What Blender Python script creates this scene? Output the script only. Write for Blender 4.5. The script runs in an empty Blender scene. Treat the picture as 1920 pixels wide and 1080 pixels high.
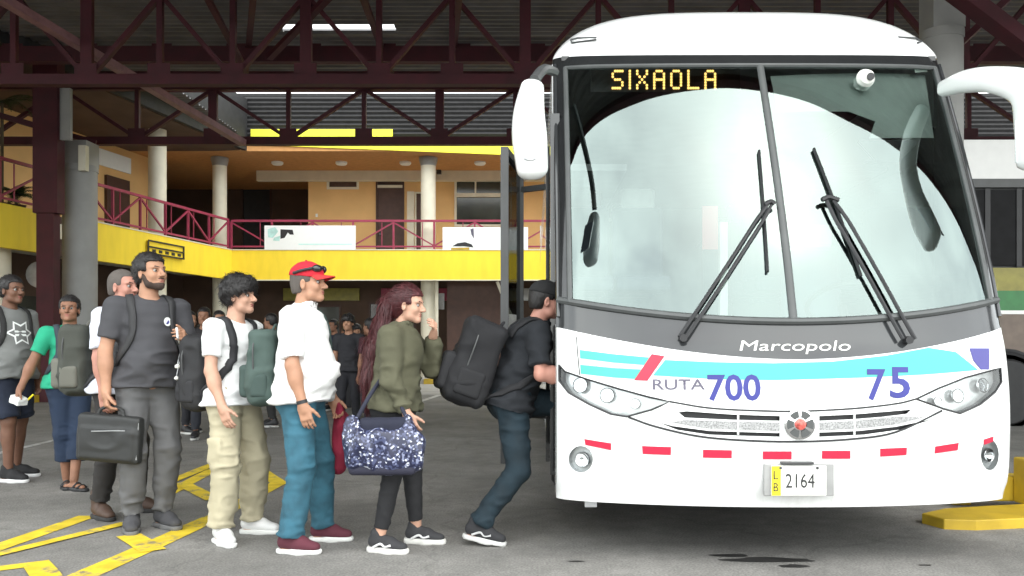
import bpy, bmesh, math, random
import numpy as np
from mathutils import Vector, Matrix, noise as mnoise
from mathutils.bvhtree import BVHTree
random.seed(7)
rng = np.random.default_rng(11)
C = bpy.context.scene.collection
scn = bpy.context.scene
# ------------------------------------------------------------------ camera, sky, sun, exposure
FPX, VX, VY, CH = 1600.0, 1000.0, 645.0, 1.25      # focal length in photo pixels, vanishing point, camera height
cam_d = bpy.data.cameras.new('camera'); cam = bpy.data.objects.new('camera', cam_d); C.objects.link(cam)
cam.location = (0, 0, CH); cam.rotation_euler = (math.radians(90), 0, 0)
cam_d.sensor_width = 36; cam_d.lens = 36*FPX/1920
cam_d.shift_x = (960-VX)/1920; cam_d.shift_y = (VY-540)/1920
cam_d.clip_start = .05; cam_d.clip_end = 2000
scn.camera = cam
SUN_EL, SUN_ROT = math.radians(56), math.radians(152)
w = bpy.data.worlds.new('World'); scn.world = w; w.use_nodes = True
nt = w.node_tree; nt.nodes.clear()
wo = nt.nodes.new('ShaderNodeOutputWorld'); bg = nt.nodes.new('ShaderNodeBackground')
sk = nt.nodes.new('ShaderNodeTexSky'); sk.sky_type = 'NISHITA'; sk.sun_disc = False
sk.sun_elevation = SUN_EL; sk.sun_rotation = SUN_ROT; sk.air_density = 1.0; sk.dust_density = 3.0
hs = nt.nodes.new('ShaderNodeHueSaturation'); hs.inputs['Saturation'].default_value = .55
cl = nt.nodes.new('ShaderNodeMixRGB'); cl.blend_type = 'MIX'
nz = nt.nodes.new('ShaderNodeTexNoise'); nz.inputs['Scale'].default_value = 3.0; nz.inputs['Detail'].default_value = 7
cr = nt.nodes.new('ShaderNodeValToRGB'); cr.color_ramp.elements[0].position = .32; cr.color_ramp.elements[1].position = .66
tcw = nt.nodes.new('ShaderNodeTexCoord')
cl.inputs[2].default_value = (14.5, 15.2, 15.0, 1)
nt.links.new(tcw.outputs['Generated'], nz.inputs['Vector'])
nt.links.new(nz.outputs['Fac'], cr.inputs['Fac'])
mp = nt.nodes.new('ShaderNodeMath'); mp.operation = 'MULTIPLY_ADD'; mp.inputs[1].default_value = .65; mp.inputs[2].default_value = .30
nt.links.new(cr.outputs['Color'], mp.inputs[0]); nt.links.new(mp.outputs[0], cl.inputs[0])
nt.links.new(sk.outputs[0], hs.inputs['Color']); nt.links.new(hs.outputs[0], cl.inputs[1])
nt.links.new(cl.outputs[0], bg.inputs['Color']); nt.links.new(bg.outputs[0], wo.inputs['Surface'])
bg.inputs['Strength'].default_value = .15
sun_d = bpy.data.lights.new('sun', 'SUN'); sun_d.energy = .6; sun_d.angle = math.radians(120); sun_d.color = (1, .96, .9)
sun = bpy.data.objects.new('sun', sun_d); C.objects.link(sun); sun.rotation_euler = (math.radians(90)-SUN_EL, 0, math.radians(28))
scn.view_settings.view_transform = 'Standard'; scn.view_settings.look = 'None'
scn.view_settings.gamma = 1; scn.view_settings.use_curve_mapping = False
scn.view_settings.exposure = 1.05

# ------------------------------------------------------------------ helpers
def P(px, py, Y): return Vector(((px-VX)*Y/FPX, Y, CH-(py-VY)*Y/FPX))
def G(px, py, z=0.0):
    Y = (CH-z)*FPX/(py-VY); return Vector(((px-VX)*Y/FPX, Y, z))
def lin(h):
    h = h.lstrip('#'); o = []
    for i in (0, 2, 4):
        v = int(h[i:i+2], 16)/255; o.append(v/12.92 if v <= .04045 else ((v+.055)/1.055)**2.4)
    return tuple(o)
def mat(name, col, rough=.6, metal=0., var=.18, vs=6., bump=0., bs=120., ior=1.5, stretch=None, coat=0., emit=None, estr=0.):
    if isinstance(col, str): col = lin(col)
    m = bpy.data.materials.new(name); m.use_nodes = True; t = m.node_tree
    b = t.nodes['Principled BSDF']
    b.inputs['Roughness'].default_value = rough; b.inputs['Metallic'].default_value = metal
    b.inputs['IOR'].default_value = ior; b.inputs['Coat Weight'].default_value = coat
    tc = t.nodes.new('ShaderNodeTexCoord'); mpn = t.nodes.new('ShaderNodeMapping')
    if stretch: mpn.inputs['Scale'].default_value = stretch
    t.links.new(tc.outputs['Object'], mpn.inputs['Vector'])
    n = t.nodes.new('ShaderNodeTexNoise'); n.inputs['Scale'].default_value = vs; n.inputs['Detail'].default_value = 5
    t.links.new(mpn.outputs[0], n.inputs['Vector'])
    r = t.nodes.new('ShaderNodeValToRGB')
    r.color_ramp.elements[0].position = .3; r.color_ramp.elements[1].position = .7
    r.color_ramp.elements[0].color = tuple(c*(1-var) for c in col)+(1,)
    r.color_ramp.elements[1].color = tuple(min(1, c*(1+var)) for c in col)+(1,)
    t.links.new(n.outputs['Fac'], r.inputs['Fac']); t.links.new(r.outputs[0], b.inputs['Base Color'])
    if bump:
        n2 = t.nodes.new('ShaderNodeTexNoise'); n2.inputs['Scale'].default_value = bs; n2.inputs['Detail'].default_value = 3
        t.links.new(mpn.outputs[0], n2.inputs['Vector'])
        bp = t.nodes.new('ShaderNodeBump'); bp.inputs['Strength'].default_value = bump; bp.inputs['Distance'].default_value = .01
        t.links.new(n2.outputs['Fac'], bp.inputs['Height']); t.links.new(bp.outputs[0], b.inputs['Normal'])
    if emit:
        b.inputs['Emission Color'].default_value = tuple(emit)+(1,); b.inputs['Emission Strength'].default_value = estr
    return m
def glass_mat(name, tint, ior=1.7, rough=.01, wav=0., gcol=(1, 1, 1)):
    m = bpy.data.materials.new(name); m.use_nodes = True; t = m.node_tree; t.nodes.clear()
    o = t.nodes.new('ShaderNodeOutputMaterial'); mx = t.nodes.new('ShaderNodeMixShader')
    tr = t.nodes.new('ShaderNodeBsdfTransparent'); gl = t.nodes.new('ShaderNodeBsdfGlossy')
    fr = t.nodes.new('ShaderNodeFresnel'); fr.inputs['IOR'].default_value = ior
    tr.inputs['Color'].default_value = tuple(tint)+(1,); gl.inputs['Roughness'].default_value = rough; gl.inputs['Color'].default_value = tuple(gcol)+(1,)
    if wav:
        tc = t.nodes.new('ShaderNodeTexCoord'); n = t.nodes.new('ShaderNodeTexNoise'); n.inputs['Scale'].default_value = 1.6; n.inputs['Detail'].default_value = 1
        t.links.new(tc.outputs['Object'], n.inputs['Vector'])
        bp = t.nodes.new('ShaderNodeBump'); bp.inputs['Strength'].default_value = wav; bp.inputs['Distance'].default_value = .05
        t.links.new(n.outputs['Fac'], bp.inputs['Height']); t.links.new(bp.outputs[0], gl.inputs['Normal'])
    t.links.new(fr.outputs[0], mx.inputs[0]); t.links.new(tr.outputs[0], mx.inputs[1]); t.links.new(gl.outputs[0], mx.inputs[2])
    t.links.new(mx.outputs[0], o.inputs['Surface'])
    return m

def tag(o, label=None, cat=None, group=None, kind=None):
    if label: o['label'] = label
    if cat: o['category'] = cat
    if group: o['group'] = group
    if kind: o['kind'] = kind
    return o
def thing(name, label, cat, loc=(0, 0, 0), rotz=0., group=None):
    o = bpy.data.objects.new(name, None); C.objects.link(o); o.empty_display_size = .2
    o.location = loc; o.rotation_euler = (0, 0, rotz); return tag(o, label, cat, group)
def wm(o):      # matrix of an object from its own transform and its parents (never needs a depsgraph update)
    m = Matrix.LocRotScale(o.location, o.rotation_euler, o.scale)
    return wm(o.parent) @ o.matrix_parent_inverse @ m if o.parent else m
def put(name, me, m, parent=None, local=False):
    """link a mesh; world coordinates unless local (then in the parent's frame)"""
    o = bpy.data.objects.new(name, me); C.objects.link(o)
    if m is not None:
        for k in (m if isinstance(m, (list, tuple)) else [m]): me.materials.append(k)
    if parent is not None:
        o.parent = parent
        if not local: o.matrix_parent_inverse = wm(parent).inverted()
    return o
class MB:
    def __init__(s): s.v = []; s.f = []
    def add(s, vs, fs):
        k = len(s.v); s.v += [tuple(v) for v in vs]; s.f += [tuple(i+k for i in f) for f in fs]; return s
    def box(s, x0, y0, z0, x1, y1, z1):
        return s.add([(x0,y0,z0),(x1,y0,z0),(x1,y1,z0),(x0,y1,z0),(x0,y0,z1),(x1,y0,z1),(x1,y1,z1),(x0,y1,z1)],
                     [(3,2,1,0),(4,5,6,7),(0,1,5,4),(1,2,6,5),(2,3,7,6),(3,0,4,7)])
    def bar(s, a, b, w, h=None, up=(0, 0, 1)):
        a, b = Vector(a), Vector(b); d = (b-a).normalized(); h = h or w; up = Vector(up)
        if abs(d.dot(up)) > .98: up = Vector((0, 1, 0))
        u = d.cross(up).normalized(); v = u.cross(d); vs = []
        for p in (a, b):
            for i, j in ((-1,-1),(1,-1),(1,1),(-1,1)): vs.append(p+u*(i*w/2)+v*(j*h/2))
        return s.add(vs, [(0,1,2,3),(7,6,5,4),(4,5,1,0),(5,6,2,1),(6,7,3,2),(7,4,0,3)])
    def lathe(s, c, prof, n=24, axis='z'):
        """prof: (r, h) from bottom to top"""
        c = Vector(c); vs = []; fs = []
        for r, h in prof:
            for k in range(n):
                a = 2*math.pi*k/n; p = (r*math.cos(a), r*math.sin(a), h)
                if axis == 'y': p = (p[0], h, p[1])
                if axis == 'x': p = (h, p[0], p[1])
                vs.append(c+Vector(p))
        for i in range(len(prof)-1):
            for k in range(n):
                a, b = i*n+k, i*n+(k+1) % n; fs.append((a, b, b+n, a+n))
        fs.append(tuple(range(n-1, -1, -1))); m = (len(prof)-1)*n; fs.append(tuple(range(m, m+n)))
        return s.add(vs, fs)
    def tube(s, pts, r, n=8, smooth=True, flat=1., up=(0, 0, 1), r2=None):
        pts = catmull(pts) if smooth and len(pts) > 2 else [Vector(p) for p in pts]
        rings = []; u = None; m = len(pts)
        for i, p in enumerate(pts):
            d = (pts[min(i+1, m-1)]-pts[max(i-1, 0)]).normalized()
            if u is None:
                u = Vector(up) if abs(d.dot(Vector(up))) < .95 else Vector((1, 0, 0))
            u = (u-d*u.dot(d)).normalized(); v = d.cross(u)
            rr = r if r2 is None else r+(r2-r)*i/(m-1)
            rings.append([p+u*(rr*flat*math.cos(2*math.pi*k/n))+v*(rr*math.sin(2*math.pi*k/n)) for k in range(n)])
        vs = [q for g in rings for q in g]; fs = []
        for i in range(m-1):
            for k in range(n):
                a, b = i*n+k, i*n+(k+1) % n; fs.append((a, b, b+n, a+n))
        fs.append(tuple(range(n-1, -1, -1))); fs.append(tuple(range((m-1)*n, m*n)))
        return s.add(vs, fs)
    def mesh(s, smooth=False, bevel=0., fix=True):
        me = bpy.data.meshes.new('m'); me.from_pydata(s.v, [], s.f)
        if fix or bevel:
            b = bmesh.new(); b.from_mesh(me)
            bmesh.ops.recalc_face_normals(b, faces=b.faces)
            if bevel:
                bmesh.ops.bevel(b, geom=[e for e in b.edges if e.is_manifold and e.calc_face_angle(0) > .6], offset=bevel, segments=2, affect='EDGES', profile=.5)
            b.to_mesh(me); b.free()
        if smooth:
            me.polygons.foreach_set('use_smooth', [True]*len(me.polygons))
            if smooth != 'all': me.set_sharp_from_angle(angle=.7)
        me.update(); return me
def catmull(pts, n=5):
    p = [Vector(q) for q in pts]; p = [p[0]*2-p[1]]+p+[p[-1]*2-p[-2]]; out = []
    for i in range(1, len(p)-2):
        for k in range(n):
            t = k/n; a, b, c, d = p[i-1], p[i], p[i+1], p[i+2]
            out.append(.5*((2*b)+(c-a)*t+(2*a-5*b+4*c-d)*t*t+(3*b-a-3*c+d)*t**3))
    out.append(p[-2]); return out
def bx(name, m, parent, x0, y0, z0, x1, y1, z1, bevel=0., **k):
    return put(name, MB().box(x0, y0, z0, x1, y1, z1).mesh(bevel=bevel), m, parent, **k)
def br(name, m, parent, a, b, w, h=None, **k):
    return put(name, MB().bar(a, b, w, h).mesh(), m, parent, **k)
def tb(name, m, parent, pts, r, local=False, **k):
    return put(name, MB().tube(pts, r, **k).mesh(smooth=True), m, parent, local=local)

# ---- signed distance fields -> meshes (bodies, clothes, bags)
def vnoise(p, seed=0):
    r = np.random.default_rng(seed); T = r.random((32, 32, 32)).astype(np.float32)
    i = np.floor(p).astype(int); f = p-i; f = f*f*(3-2*f); i &= 31; j = (i+1) & 31
    x0, y0, z0 = i.T; x1, y1, z1 = j.T; fx, fy, fz = f.T
    a = T[x0,y0,z0]*(1-fx)+T[x1,y0,z0]*fx; b = T[x0,y1,z0]*(1-fx)+T[x1,y1,z0]*fx
    c = T[x0,y0,z1]*(1-fx)+T[x1,y0,z1]*fx; d = T[x0,y1,z1]*(1-fx)+T[x1,y1,z1]*fx
    return ((a*(1-fy)+b*fy)*(1-fz)+(c*(1-fy)+d*fy)*fz)*2-1
class Fld:
    def __init__(s): s.p = []
    def cone(s, a, b, ra, rb, k=.02, sc=(1, 1, 1), op='u', clip=()):
        a, b = np.array(a, float), np.array(b, float); sc = np.array(sc, float); S = sc
        R = max(ra, rb)/sc; lo = np.minimum(a, b)-R; hi = np.maximum(a, b)+R
        A, B = a*S, b*S; d = B-A; L = max(d@d, 1e-9); mx = sc.max()
        def ev(x, y, z):
            qx, qy, qz = x*S[0]-A[0], y*S[1]-A[1], z*S[2]-A[2]
            t = np.clip((qx*d[0]+qy*d[1]+qz*d[2])/L, 0, 1)
            r = np.sqrt((qx-t*d[0])**2+(qy-t*d[1])**2+(qz-t*d[2])**2)-(ra+t*(rb-ra))
            r = r/mx
            for pt, nn in clip: r = np.maximum(r, (x-pt[0])*nn[0]+(y-pt[1])*nn[1]+(z-pt[2])*nn[2])
            return r
        s.p.append((op, k, lo, hi, ev)); return s
    def ell(s, c, r, R=None, k=.02, op='u', clip=()):
        c = np.array(c, float); r = np.array(r, float); M_ = np.array(R if R is not None else np.eye(3), float)
        e = np.abs(M_) @ r; mn = r.min()
        def ev(x, y, z):
            x, y, z = x-c[0], y-c[1], z-c[2]
            u = (M_[0,0]*x+M_[1,0]*y+M_[2,0]*z)/r[0]; v = (M_[0,1]*x+M_[1,1]*y+M_[2,1]*z)/r[1]; q = (M_[0,2]*x+M_[1,2]*y+M_[2,2]*z)/r[2]
            dd = (np.sqrt(u*u+v*v+q*q)-1)*mn
            for pt, nn in clip: dd = np.maximum(dd, (x+c[0]-pt[0])*nn[0]+(y+c[1]-pt[1])*nn[1]+(z+c[2]-pt[2])*nn[2])
            return dd
        s.p.append((op, k, c-e, c+e, ev)); return s
    def box(s, c, h, R=None, rd=.01, k=.02, op='u'):
        c = np.array(c, float); h = np.array(h, float); M_ = np.array(R if R is not None else np.eye(3), float)
        e = np.abs(M_) @ h; g = h-rd
        def ev(x, y, z):
            x, y, z = x-c[0], y-c[1], z-c[2]
            u = np.abs(M_[0,0]*x+M_[1,0]*y+M_[2,0]*z)-g[0]; v = np.abs(M_[0,1]*x+M_[1,1]*y+M_[2,1]*z)-g[1]; q = np.abs(M_[0,2]*x+M_[1,2]*y+M_[2,2]*z)-g[2]
            return np.sqrt(np.maximum(u,0)**2+np.maximum(v,0)**2+np.maximum(q,0)**2)+np.minimum(np.maximum(u, np.maximum(v, q)), 0)-rd
        s.p.append((op, k, c-e, c+e, ev)); return s
    def plane(s, pt, n):        # keeps the side the normal points away from
        n = np.array(n, float); n /= np.linalg.norm(n)
        s.p.append(('i', 0, None, None, lambda x, y, z: (x-pt[0])*n[0]+(y-pt[1])*n[1]+(z-pt[2])*n[2])); return s
    def arrays(s, h, fines=()):
        us = [p for p in s.p if p[0] == 'u']
        lo = np.min([p[2] for p in us], 0)-3*h; hi = np.max([p[3] for p in us], 0)+3*h
        ax = []
        for i in range(3):
            q = [lo[i]]
            while q[-1] < hi[i]:
                st = h
                for a, b, hf in fines:
                    if a[i]-h < q[-1] < b[i]: st = min(st, hf)
                q.append(q[-1]+st)
            ax.append(np.array(q))
        F = np.ones([len(a) for a in ax], np.float32)
        for op, k, l, u, ev in s.p:
            sl = []
            for i in range(3):
                if l is None: sl.append(slice(0, len(ax[i])))
                else:
                    mg = k+3*h+.004
                    sl.append(slice(max(0, np.searchsorted(ax[i], l[i]-mg)-1), np.searchsorted(ax[i], u[i]+mg)+1))
            sl = tuple(sl)
            X = ax[0][sl[0]][:, None, None].astype(np.float32); Y = ax[1][sl[1]][None, :, None].astype(np.float32); Z = ax[2][sl[2]][None, None, :].astype(np.float32)
            if 0 in (X.size, Y.size, Z.size): continue
            d = ev(X, Y, Z)+np.zeros((X.size, Y.size, Z.size), np.float32); f = F[sl]
            if op == 'u':
                t = np.clip(.5+.5*(d-f)/max(k, 1e-6), 0, 1); f = d*(1-t)+f*t-k*t*(1-t)
            elif op == 's':
                d = -d; t = np.clip(.5-.5*(d-f)/max(k, 1e-6), 0, 1); f = d*(1-t)+f*t+k*t*(1-t)
            else: f = np.maximum(f, d)
            F[sl] = f
        F[[0,-1]] = 1; F[:, [0,-1]] = 1; F[:, :, [0,-1]] = 1
        return surface_nets(F, *ax)
    def mesh(s, h=.01, fines=(), fold=None, smooth=1, scale=1., xf=None):
        v, f = s.arrays(h, fines)
        for _ in range(smooth): v = relax(v, f)
        if fold is not None:
            n = vnormals(v, f); v = v+n*fold(v)[:, None]
        if xf is not None: v = xf(v)
        return npmesh(v*scale, f)
def surface_nets(F, xs, ys, zs):
    S = F < 0; n = np.zeros([d-1 for d in F.shape], np.int8)
    for i in (0, 1):
        for j in (0, 1):
            for k in (0, 1): n += S[i:F.shape[0]-1+i, j:F.shape[1]-1+j, k:F.shape[2]-1+k]
    act = (n > 0) & (n < 8); I, J, K = np.nonzero(act)
    idx = -np.ones(act.shape, np.int64); idx[act] = np.arange(len(I))
    acc = np.zeros((len(I), 3)); cnt = np.zeros(len(I)); AX = (xs, ys, zs)
    for a in range(3):
        b, c = [q for q in range(3) if q != a]
        for ob in (0, 1):
            for oc in (0, 1):
                o0 = [0, 0, 0]; o0[b] = ob; o0[c] = oc; o1 = list(o0); o1[a] = 1
                f0 = F[I+o0[0], J+o0[1], K+o0[2]]; f1 = F[I+o1[0], J+o1[1], K+o1[2]]
                m = (f0 < 0) != (f1 < 0); t = np.where(m, f0/np.where(m, f0-f1, 1), 0)
                i0 = (I+o0[0], J+o0[1], K+o0[2]); i1 = (I+o1[0], J+o1[1], K+o1[2])
                for q in range(3):
                    acc[:, q] += np.where(m, AX[q][i0[q]]*(1-t)+AX[q][i1[q]]*t, 0)
                cnt += m
    v = acc/cnt[:, None]; fs = []
    for a in range(3):
        b, c = (a+1) % 3, (a+2) % 3
        s0 = [slice(1, -1)]*3; s0[a] = slice(0, -1); s1 = list(s0); s1[a] = slice(1, None)
        A, B = S[tuple(s0)], S[tuple(s1)]; w_ = np.nonzero(A != B); inside = A[w_]
        base = [w_[0]+1, w_[1]+1, w_[2]+1]; base[a] = w_[a]
        def cell(db, dc):
            q = [x.copy() for x in base]; q[b] = q[b]+db; q[c] = q[c]+dc; return idx[q[0], q[1], q[2]]
        quad = np.stack([cell(-1,-1), cell(0,-1), cell(0,0), cell(-1,0)], 1)
        quad[~inside] = quad[~inside][:, ::-1]; fs.append(quad)
    f = np.concatenate(fs); f = f[(f >= 0).all(1)]
    return v, f
def relax(v, f, k=.5):
    acc = np.zeros_like(v); cnt = np.zeros(len(v))
    for i in range(4):
        a, b = f[:, i], f[:, (i+1) % 4]
        for q in range(3):
            acc[:, q] += np.bincount(a, v[b, q], len(v))+np.bincount(b, v[a, q], len(v))
        cnt += np.bincount(a, minlength=len(v))+np.bincount(b, minlength=len(v))
    return v*(1-k)+k*acc/np.maximum(cnt, 1)[:, None]
def vnormals(v, f):
    fn = np.cross(v[f[:, 2]]-v[f[:, 0]], v[f[:, 3]]-v[f[:, 1]]); n = np.zeros_like(v)
    for i in range(4):
        for q in range(3): n[:, q] += np.bincount(f[:, i], fn[:, q], len(v))
    return n/np.maximum(np.linalg.norm(n, axis=1), 1e-12)[:, None]
def npmesh(v, f):
    me = bpy.data.meshes.new('m'); k = f.shape[1]
    me.vertices.add(len(v)); me.vertices.foreach_set('co', np.asarray(v, np.float32).ravel())
    me.loops.add(f.size); me.loops.foreach_set('vertex_index', f.ravel().astype(np.int32))
    me.polygons.add(len(f)); me.polygons.foreach_set('loop_start', np.arange(0, f.size, k, dtype=np.int32))
    me.polygons.foreach_set('use_smooth', np.ones(len(f), bool)); me.update(calc_edges=True); me.validate(); return me
# ------------------------------------------------------------------ materials
M = {}
M['asphalt'] = mat('asphalt', (.205, .198, .186), .85, var=.2, vs=1.1, bump=.5, bs=90)
M['concrete'] = mat('concrete', (.30, .29, .27), .85, var=.15, vs=1.5, bump=.3, bs=60)
M['white_paint'] = mat('bus white paint', (.80, .81, .80), .22, var=.02, vs=1.5, coat=.5)
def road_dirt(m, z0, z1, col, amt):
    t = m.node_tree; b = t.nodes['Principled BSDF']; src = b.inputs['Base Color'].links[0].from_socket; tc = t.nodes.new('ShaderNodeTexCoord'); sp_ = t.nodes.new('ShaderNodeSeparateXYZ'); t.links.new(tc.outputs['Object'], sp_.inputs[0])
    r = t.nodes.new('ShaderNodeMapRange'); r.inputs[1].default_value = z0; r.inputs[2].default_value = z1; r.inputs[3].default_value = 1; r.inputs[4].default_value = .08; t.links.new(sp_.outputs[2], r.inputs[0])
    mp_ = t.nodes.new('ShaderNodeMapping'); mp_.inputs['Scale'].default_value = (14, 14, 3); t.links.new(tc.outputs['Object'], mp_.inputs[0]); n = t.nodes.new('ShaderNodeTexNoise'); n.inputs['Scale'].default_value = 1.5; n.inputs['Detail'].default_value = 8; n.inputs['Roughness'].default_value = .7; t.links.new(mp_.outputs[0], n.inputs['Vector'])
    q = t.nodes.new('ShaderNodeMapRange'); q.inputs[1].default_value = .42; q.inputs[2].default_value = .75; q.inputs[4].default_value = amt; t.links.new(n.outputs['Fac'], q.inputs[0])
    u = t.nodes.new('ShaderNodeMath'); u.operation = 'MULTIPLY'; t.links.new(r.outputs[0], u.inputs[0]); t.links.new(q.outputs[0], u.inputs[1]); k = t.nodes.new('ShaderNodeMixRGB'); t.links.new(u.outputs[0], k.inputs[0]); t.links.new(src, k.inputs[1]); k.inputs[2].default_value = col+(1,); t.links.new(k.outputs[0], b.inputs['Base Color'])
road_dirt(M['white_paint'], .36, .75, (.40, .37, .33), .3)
M['black_gloss'] = mat('black gloss plastic', (.018, .019, .02), .12, var=.1, coat=.4)
M['grey_gloss'] = mat('grey gloss band', (.032, .034, .036), .12, var=.12, vs=1.2, coat=.4)
M['rubber'] = mat('black rubber', (.02, .02, .021), .65, var=.2, bump=.1)
M['dark_grey'] = mat('dark grey metal', (.06, .062, .063), .4, var=.15)
M['seal'] = mat('grey window seal', (.07, .075, .075), .45, var=.15)
M['chrome'] = mat('chrome', (.75, .76, .77), .12, 1., var=.05)
M['silver'] = mat('silver plastic', (.5, .51, .52), .3, .6, var=.1)
M['glass'] = glass_mat('bus glass', (.74, .82, .79), 2.45, .012, .05, (.84, 1, .96))
M['glass_dark'] = glass_mat('tinted glass', (.10, .11, .11), 1.6, .03)
M['refl'] = mat('lamp reflector', (.72, .73, .73), .25, .55, var=.12, vs=25)
M['lens'] = glass_mat('clear lens', (.93, .95, .95), 1.5, .03)
M['aqua'] = mat('aqua sticker', (.05, .44, .34), .35, var=.04)
M['pale_aqua'] = mat('pale aqua sticker', (.55, .86, .80), .35, var=.04)
M['navy_st'] = mat('navy sticker', (.045, .04, .22), .4, var=.08)
M['blue_st'] = mat('blue number', (.020, .023, .21), .4, var=.1)
M['grey_st'] = mat('slate lettering', (.10, .09, .13), .4, var=.1)
M['red_st'] = mat('red sticker', (.48, .012, .045), .35, var=.08)
M['pink_st'] = mat('faded red sticker', (.75, .25, .30), .35, var=.06)
M['plate'] = mat('plate white', (.74, .74, .70), .45, var=.03)
M['plate_y'] = mat('plate yellow', (.80, .68, .02), .45, var=.05)
M['ink'] = mat('ink black', (.02, .02, .022), .5)
M['mesh_grey'] = mat('grille mesh', (.30, .30, .30), .6, var=.5, vs=130)
M['amber'] = mat('amber led', (.9, .5, .03), .4, emit=(1, .60, .16), estr=1.5)
M['led_off'] = mat('sign board', (.03, .028, .028), .5, var=.2, vs=40)
M['blind'] = mat('sun blind', (.42, .45, .43), .8, var=.08)
M['seat_c'] = mat('seat cloth', (.06, .07, .10), .9, var=.2)
M['dash'] = mat('dash plastic', (.22, .23, .23), .6)
M['inner'] = mat('bus inner lining', (.10, .10, .10), .8)
M['maroon'] = mat('maroon steel paint', (.050, .0022, .008), .65, var=.25, vs=3)
M['rail_red'] = mat('raspberry railing paint', (.30, .035, .075), .45, var=.15, vs=4)
M['roof'] = mat('corrugated roof metal', (.16, .155, .157), .55, .3, var=.25, vs=1.2)
M['yellow'] = mat('yellow wall paint', (.92, .675, .038), .6, var=.055, vs=2.2, stretch=(2, 2, .5))
M['fascia_y'] = mat('lemon fascia paint', (.84, .82, .04), .55, var=.05, vs=1.5)
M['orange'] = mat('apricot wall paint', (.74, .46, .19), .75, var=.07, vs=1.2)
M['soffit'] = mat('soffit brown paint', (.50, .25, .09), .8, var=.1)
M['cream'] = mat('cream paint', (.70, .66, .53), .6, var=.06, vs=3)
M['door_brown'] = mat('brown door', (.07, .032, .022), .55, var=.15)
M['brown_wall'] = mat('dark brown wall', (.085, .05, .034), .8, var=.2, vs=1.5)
M['col_grey'] = mat('grey column paint', (.30, .30, .29), .6, var=.1, vs=2)
M['y_line'] = mat('worn yellow road paint', (.72, .53, .03), .7, var=.22, vs=7, bump=.2)
M['w_line'] = mat('worn white road paint', (.50, .50, .48), .7, var=.3, vs=7)
M['oil'] = mat('oil stain', (.035, .034, .033), .45, var=.3)
M['kerb_y'] = mat('yellow kerb paint', (.45, .30, .016), .55, var=.18, vs=5)
M['banner'] = mat('banner white', (.82, .84, .83), .6, var=.02)
M['teal_print'] = mat('teal print', (.45, .70, .66), .6)
M['leaf'] = mat('palm leaf green', (.035, .055, .012), .6, var=.3)
M['bark'] = mat('palm stem', (.09, .07, .04), .8)
M['b2_white'] = mat('coach white', (.80, .80, .78), .3, var=.03)
M['b2_olive'] = mat('coach olive yellow', (.25, .22, .03), .4)
M['b2_green'] = mat('coach green', (.02, .17, .04), .4)
M['b2_brown'] = mat('coach taupe', (.15, .11, .085), .45)
M['pole_grey'] = mat('sheet steel', (.35, .35, .35), .4, .5)

# ------------------------------------------------------------------ ground
bm = MB().add([(-500, -300, 0), (500, -300, 0), (500, 700, 0), (-500, 700, 0)], [(0, 1, 2, 3)]); ground = put('ground', bm.mesh(fix=False), M['asphalt']); tag(ground, kind='structure')
def road_nodes(m, crack=True):
    t = m.node_tree; b = t.nodes['Principled BSDF']; src = b.inputs['Base Color'].links[0].from_socket; tc = t.nodes.new('ShaderNodeTexCoord')
    def nz_(sc_, lo, hi, d=4):
        n = t.nodes.new('ShaderNodeTexNoise'); n.inputs['Scale'].default_value = sc_; n.inputs['Detail'].default_value = d; t.links.new(tc.outputs['Object'], n.inputs['Vector'])
        r = t.nodes.new('ShaderNodeMapRange'); r.inputs[1].default_value = .3; r.inputs[2].default_value = .7; r.inputs[3].default_value = lo; r.inputs[4].default_value = hi; t.links.new(n.outputs['Fac'], r.inputs[0]); return n, r.outputs[0]
    outs = [nz_(.35, .78, 1.15)[1], nz_(70, .72, 1.28, 2)[1], nz_(7, .86, 1.1)[1]]
    v = t.nodes.new('ShaderNodeTexVoronoi'); v.feature = 'DISTANCE_TO_EDGE'; v.inputs['Scale'].default_value = .42
    n, _ = nz_(1.8, 0, 1); mx = t.nodes.new('ShaderNodeVectorMath'); mx.operation = 'MULTIPLY_ADD'; t.links.new(n.outputs['Color'], mx.inputs[0]); mx.inputs[1].default_value = (.9, .9, 0); t.links.new(tc.outputs['Object'], mx.inputs[2]); t.links.new(mx.outputs[0], v.inputs['Vector'])
    r = t.nodes.new('ShaderNodeMapRange'); r.inputs[1].default_value = .002; r.inputs[2].default_value = .008; r.inputs[3].default_value = .84; r.inputs[4].default_value = 1; t.links.new(v.outputs[0], r.inputs[0])
    if crack: outs.append(r.outputs[0])
    for o_ in outs:
        k = t.nodes.new('ShaderNodeMixRGB'); k.blend_type = 'MULTIPLY'; k.inputs[0].default_value = 1; t.links.new(src, k.inputs[1]); t.links.new(o_, k.inputs[2]); src = k.outputs[0]
    t.links.new(src, b.inputs['Base Color'])
road_nodes(M['asphalt'])
def worn(m, amount, under=(.15, .145, .138)):
    t = m.node_tree; b = t.nodes['Principled BSDF']; src = b.inputs['Base Color'].links[0].from_socket; tc = t.nodes.new('ShaderNodeTexCoord'); n = t.nodes.new('ShaderNodeTexNoise'); n.inputs['Scale'].default_value = 4; n.inputs['Detail'].default_value = 10; n.inputs['Roughness'].default_value = .75; t.links.new(tc.outputs['Object'], n.inputs['Vector'])
    r = t.nodes.new('ShaderNodeMapRange'); r.inputs[1].default_value = amount; r.inputs[2].default_value = amount+.10; t.links.new(n.outputs['Fac'], r.inputs[0]); k = t.nodes.new('ShaderNodeMixRGB'); t.links.new(r.outputs[0], k.inputs[0]); k.inputs[1].default_value = under+(1,); t.links.new(src, k.inputs[2]); t.links.new(k.outputs[0], b.inputs['Base Color'])
worn(M['y_line'], .355); worn(M['w_line'], .40)
del worn
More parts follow.
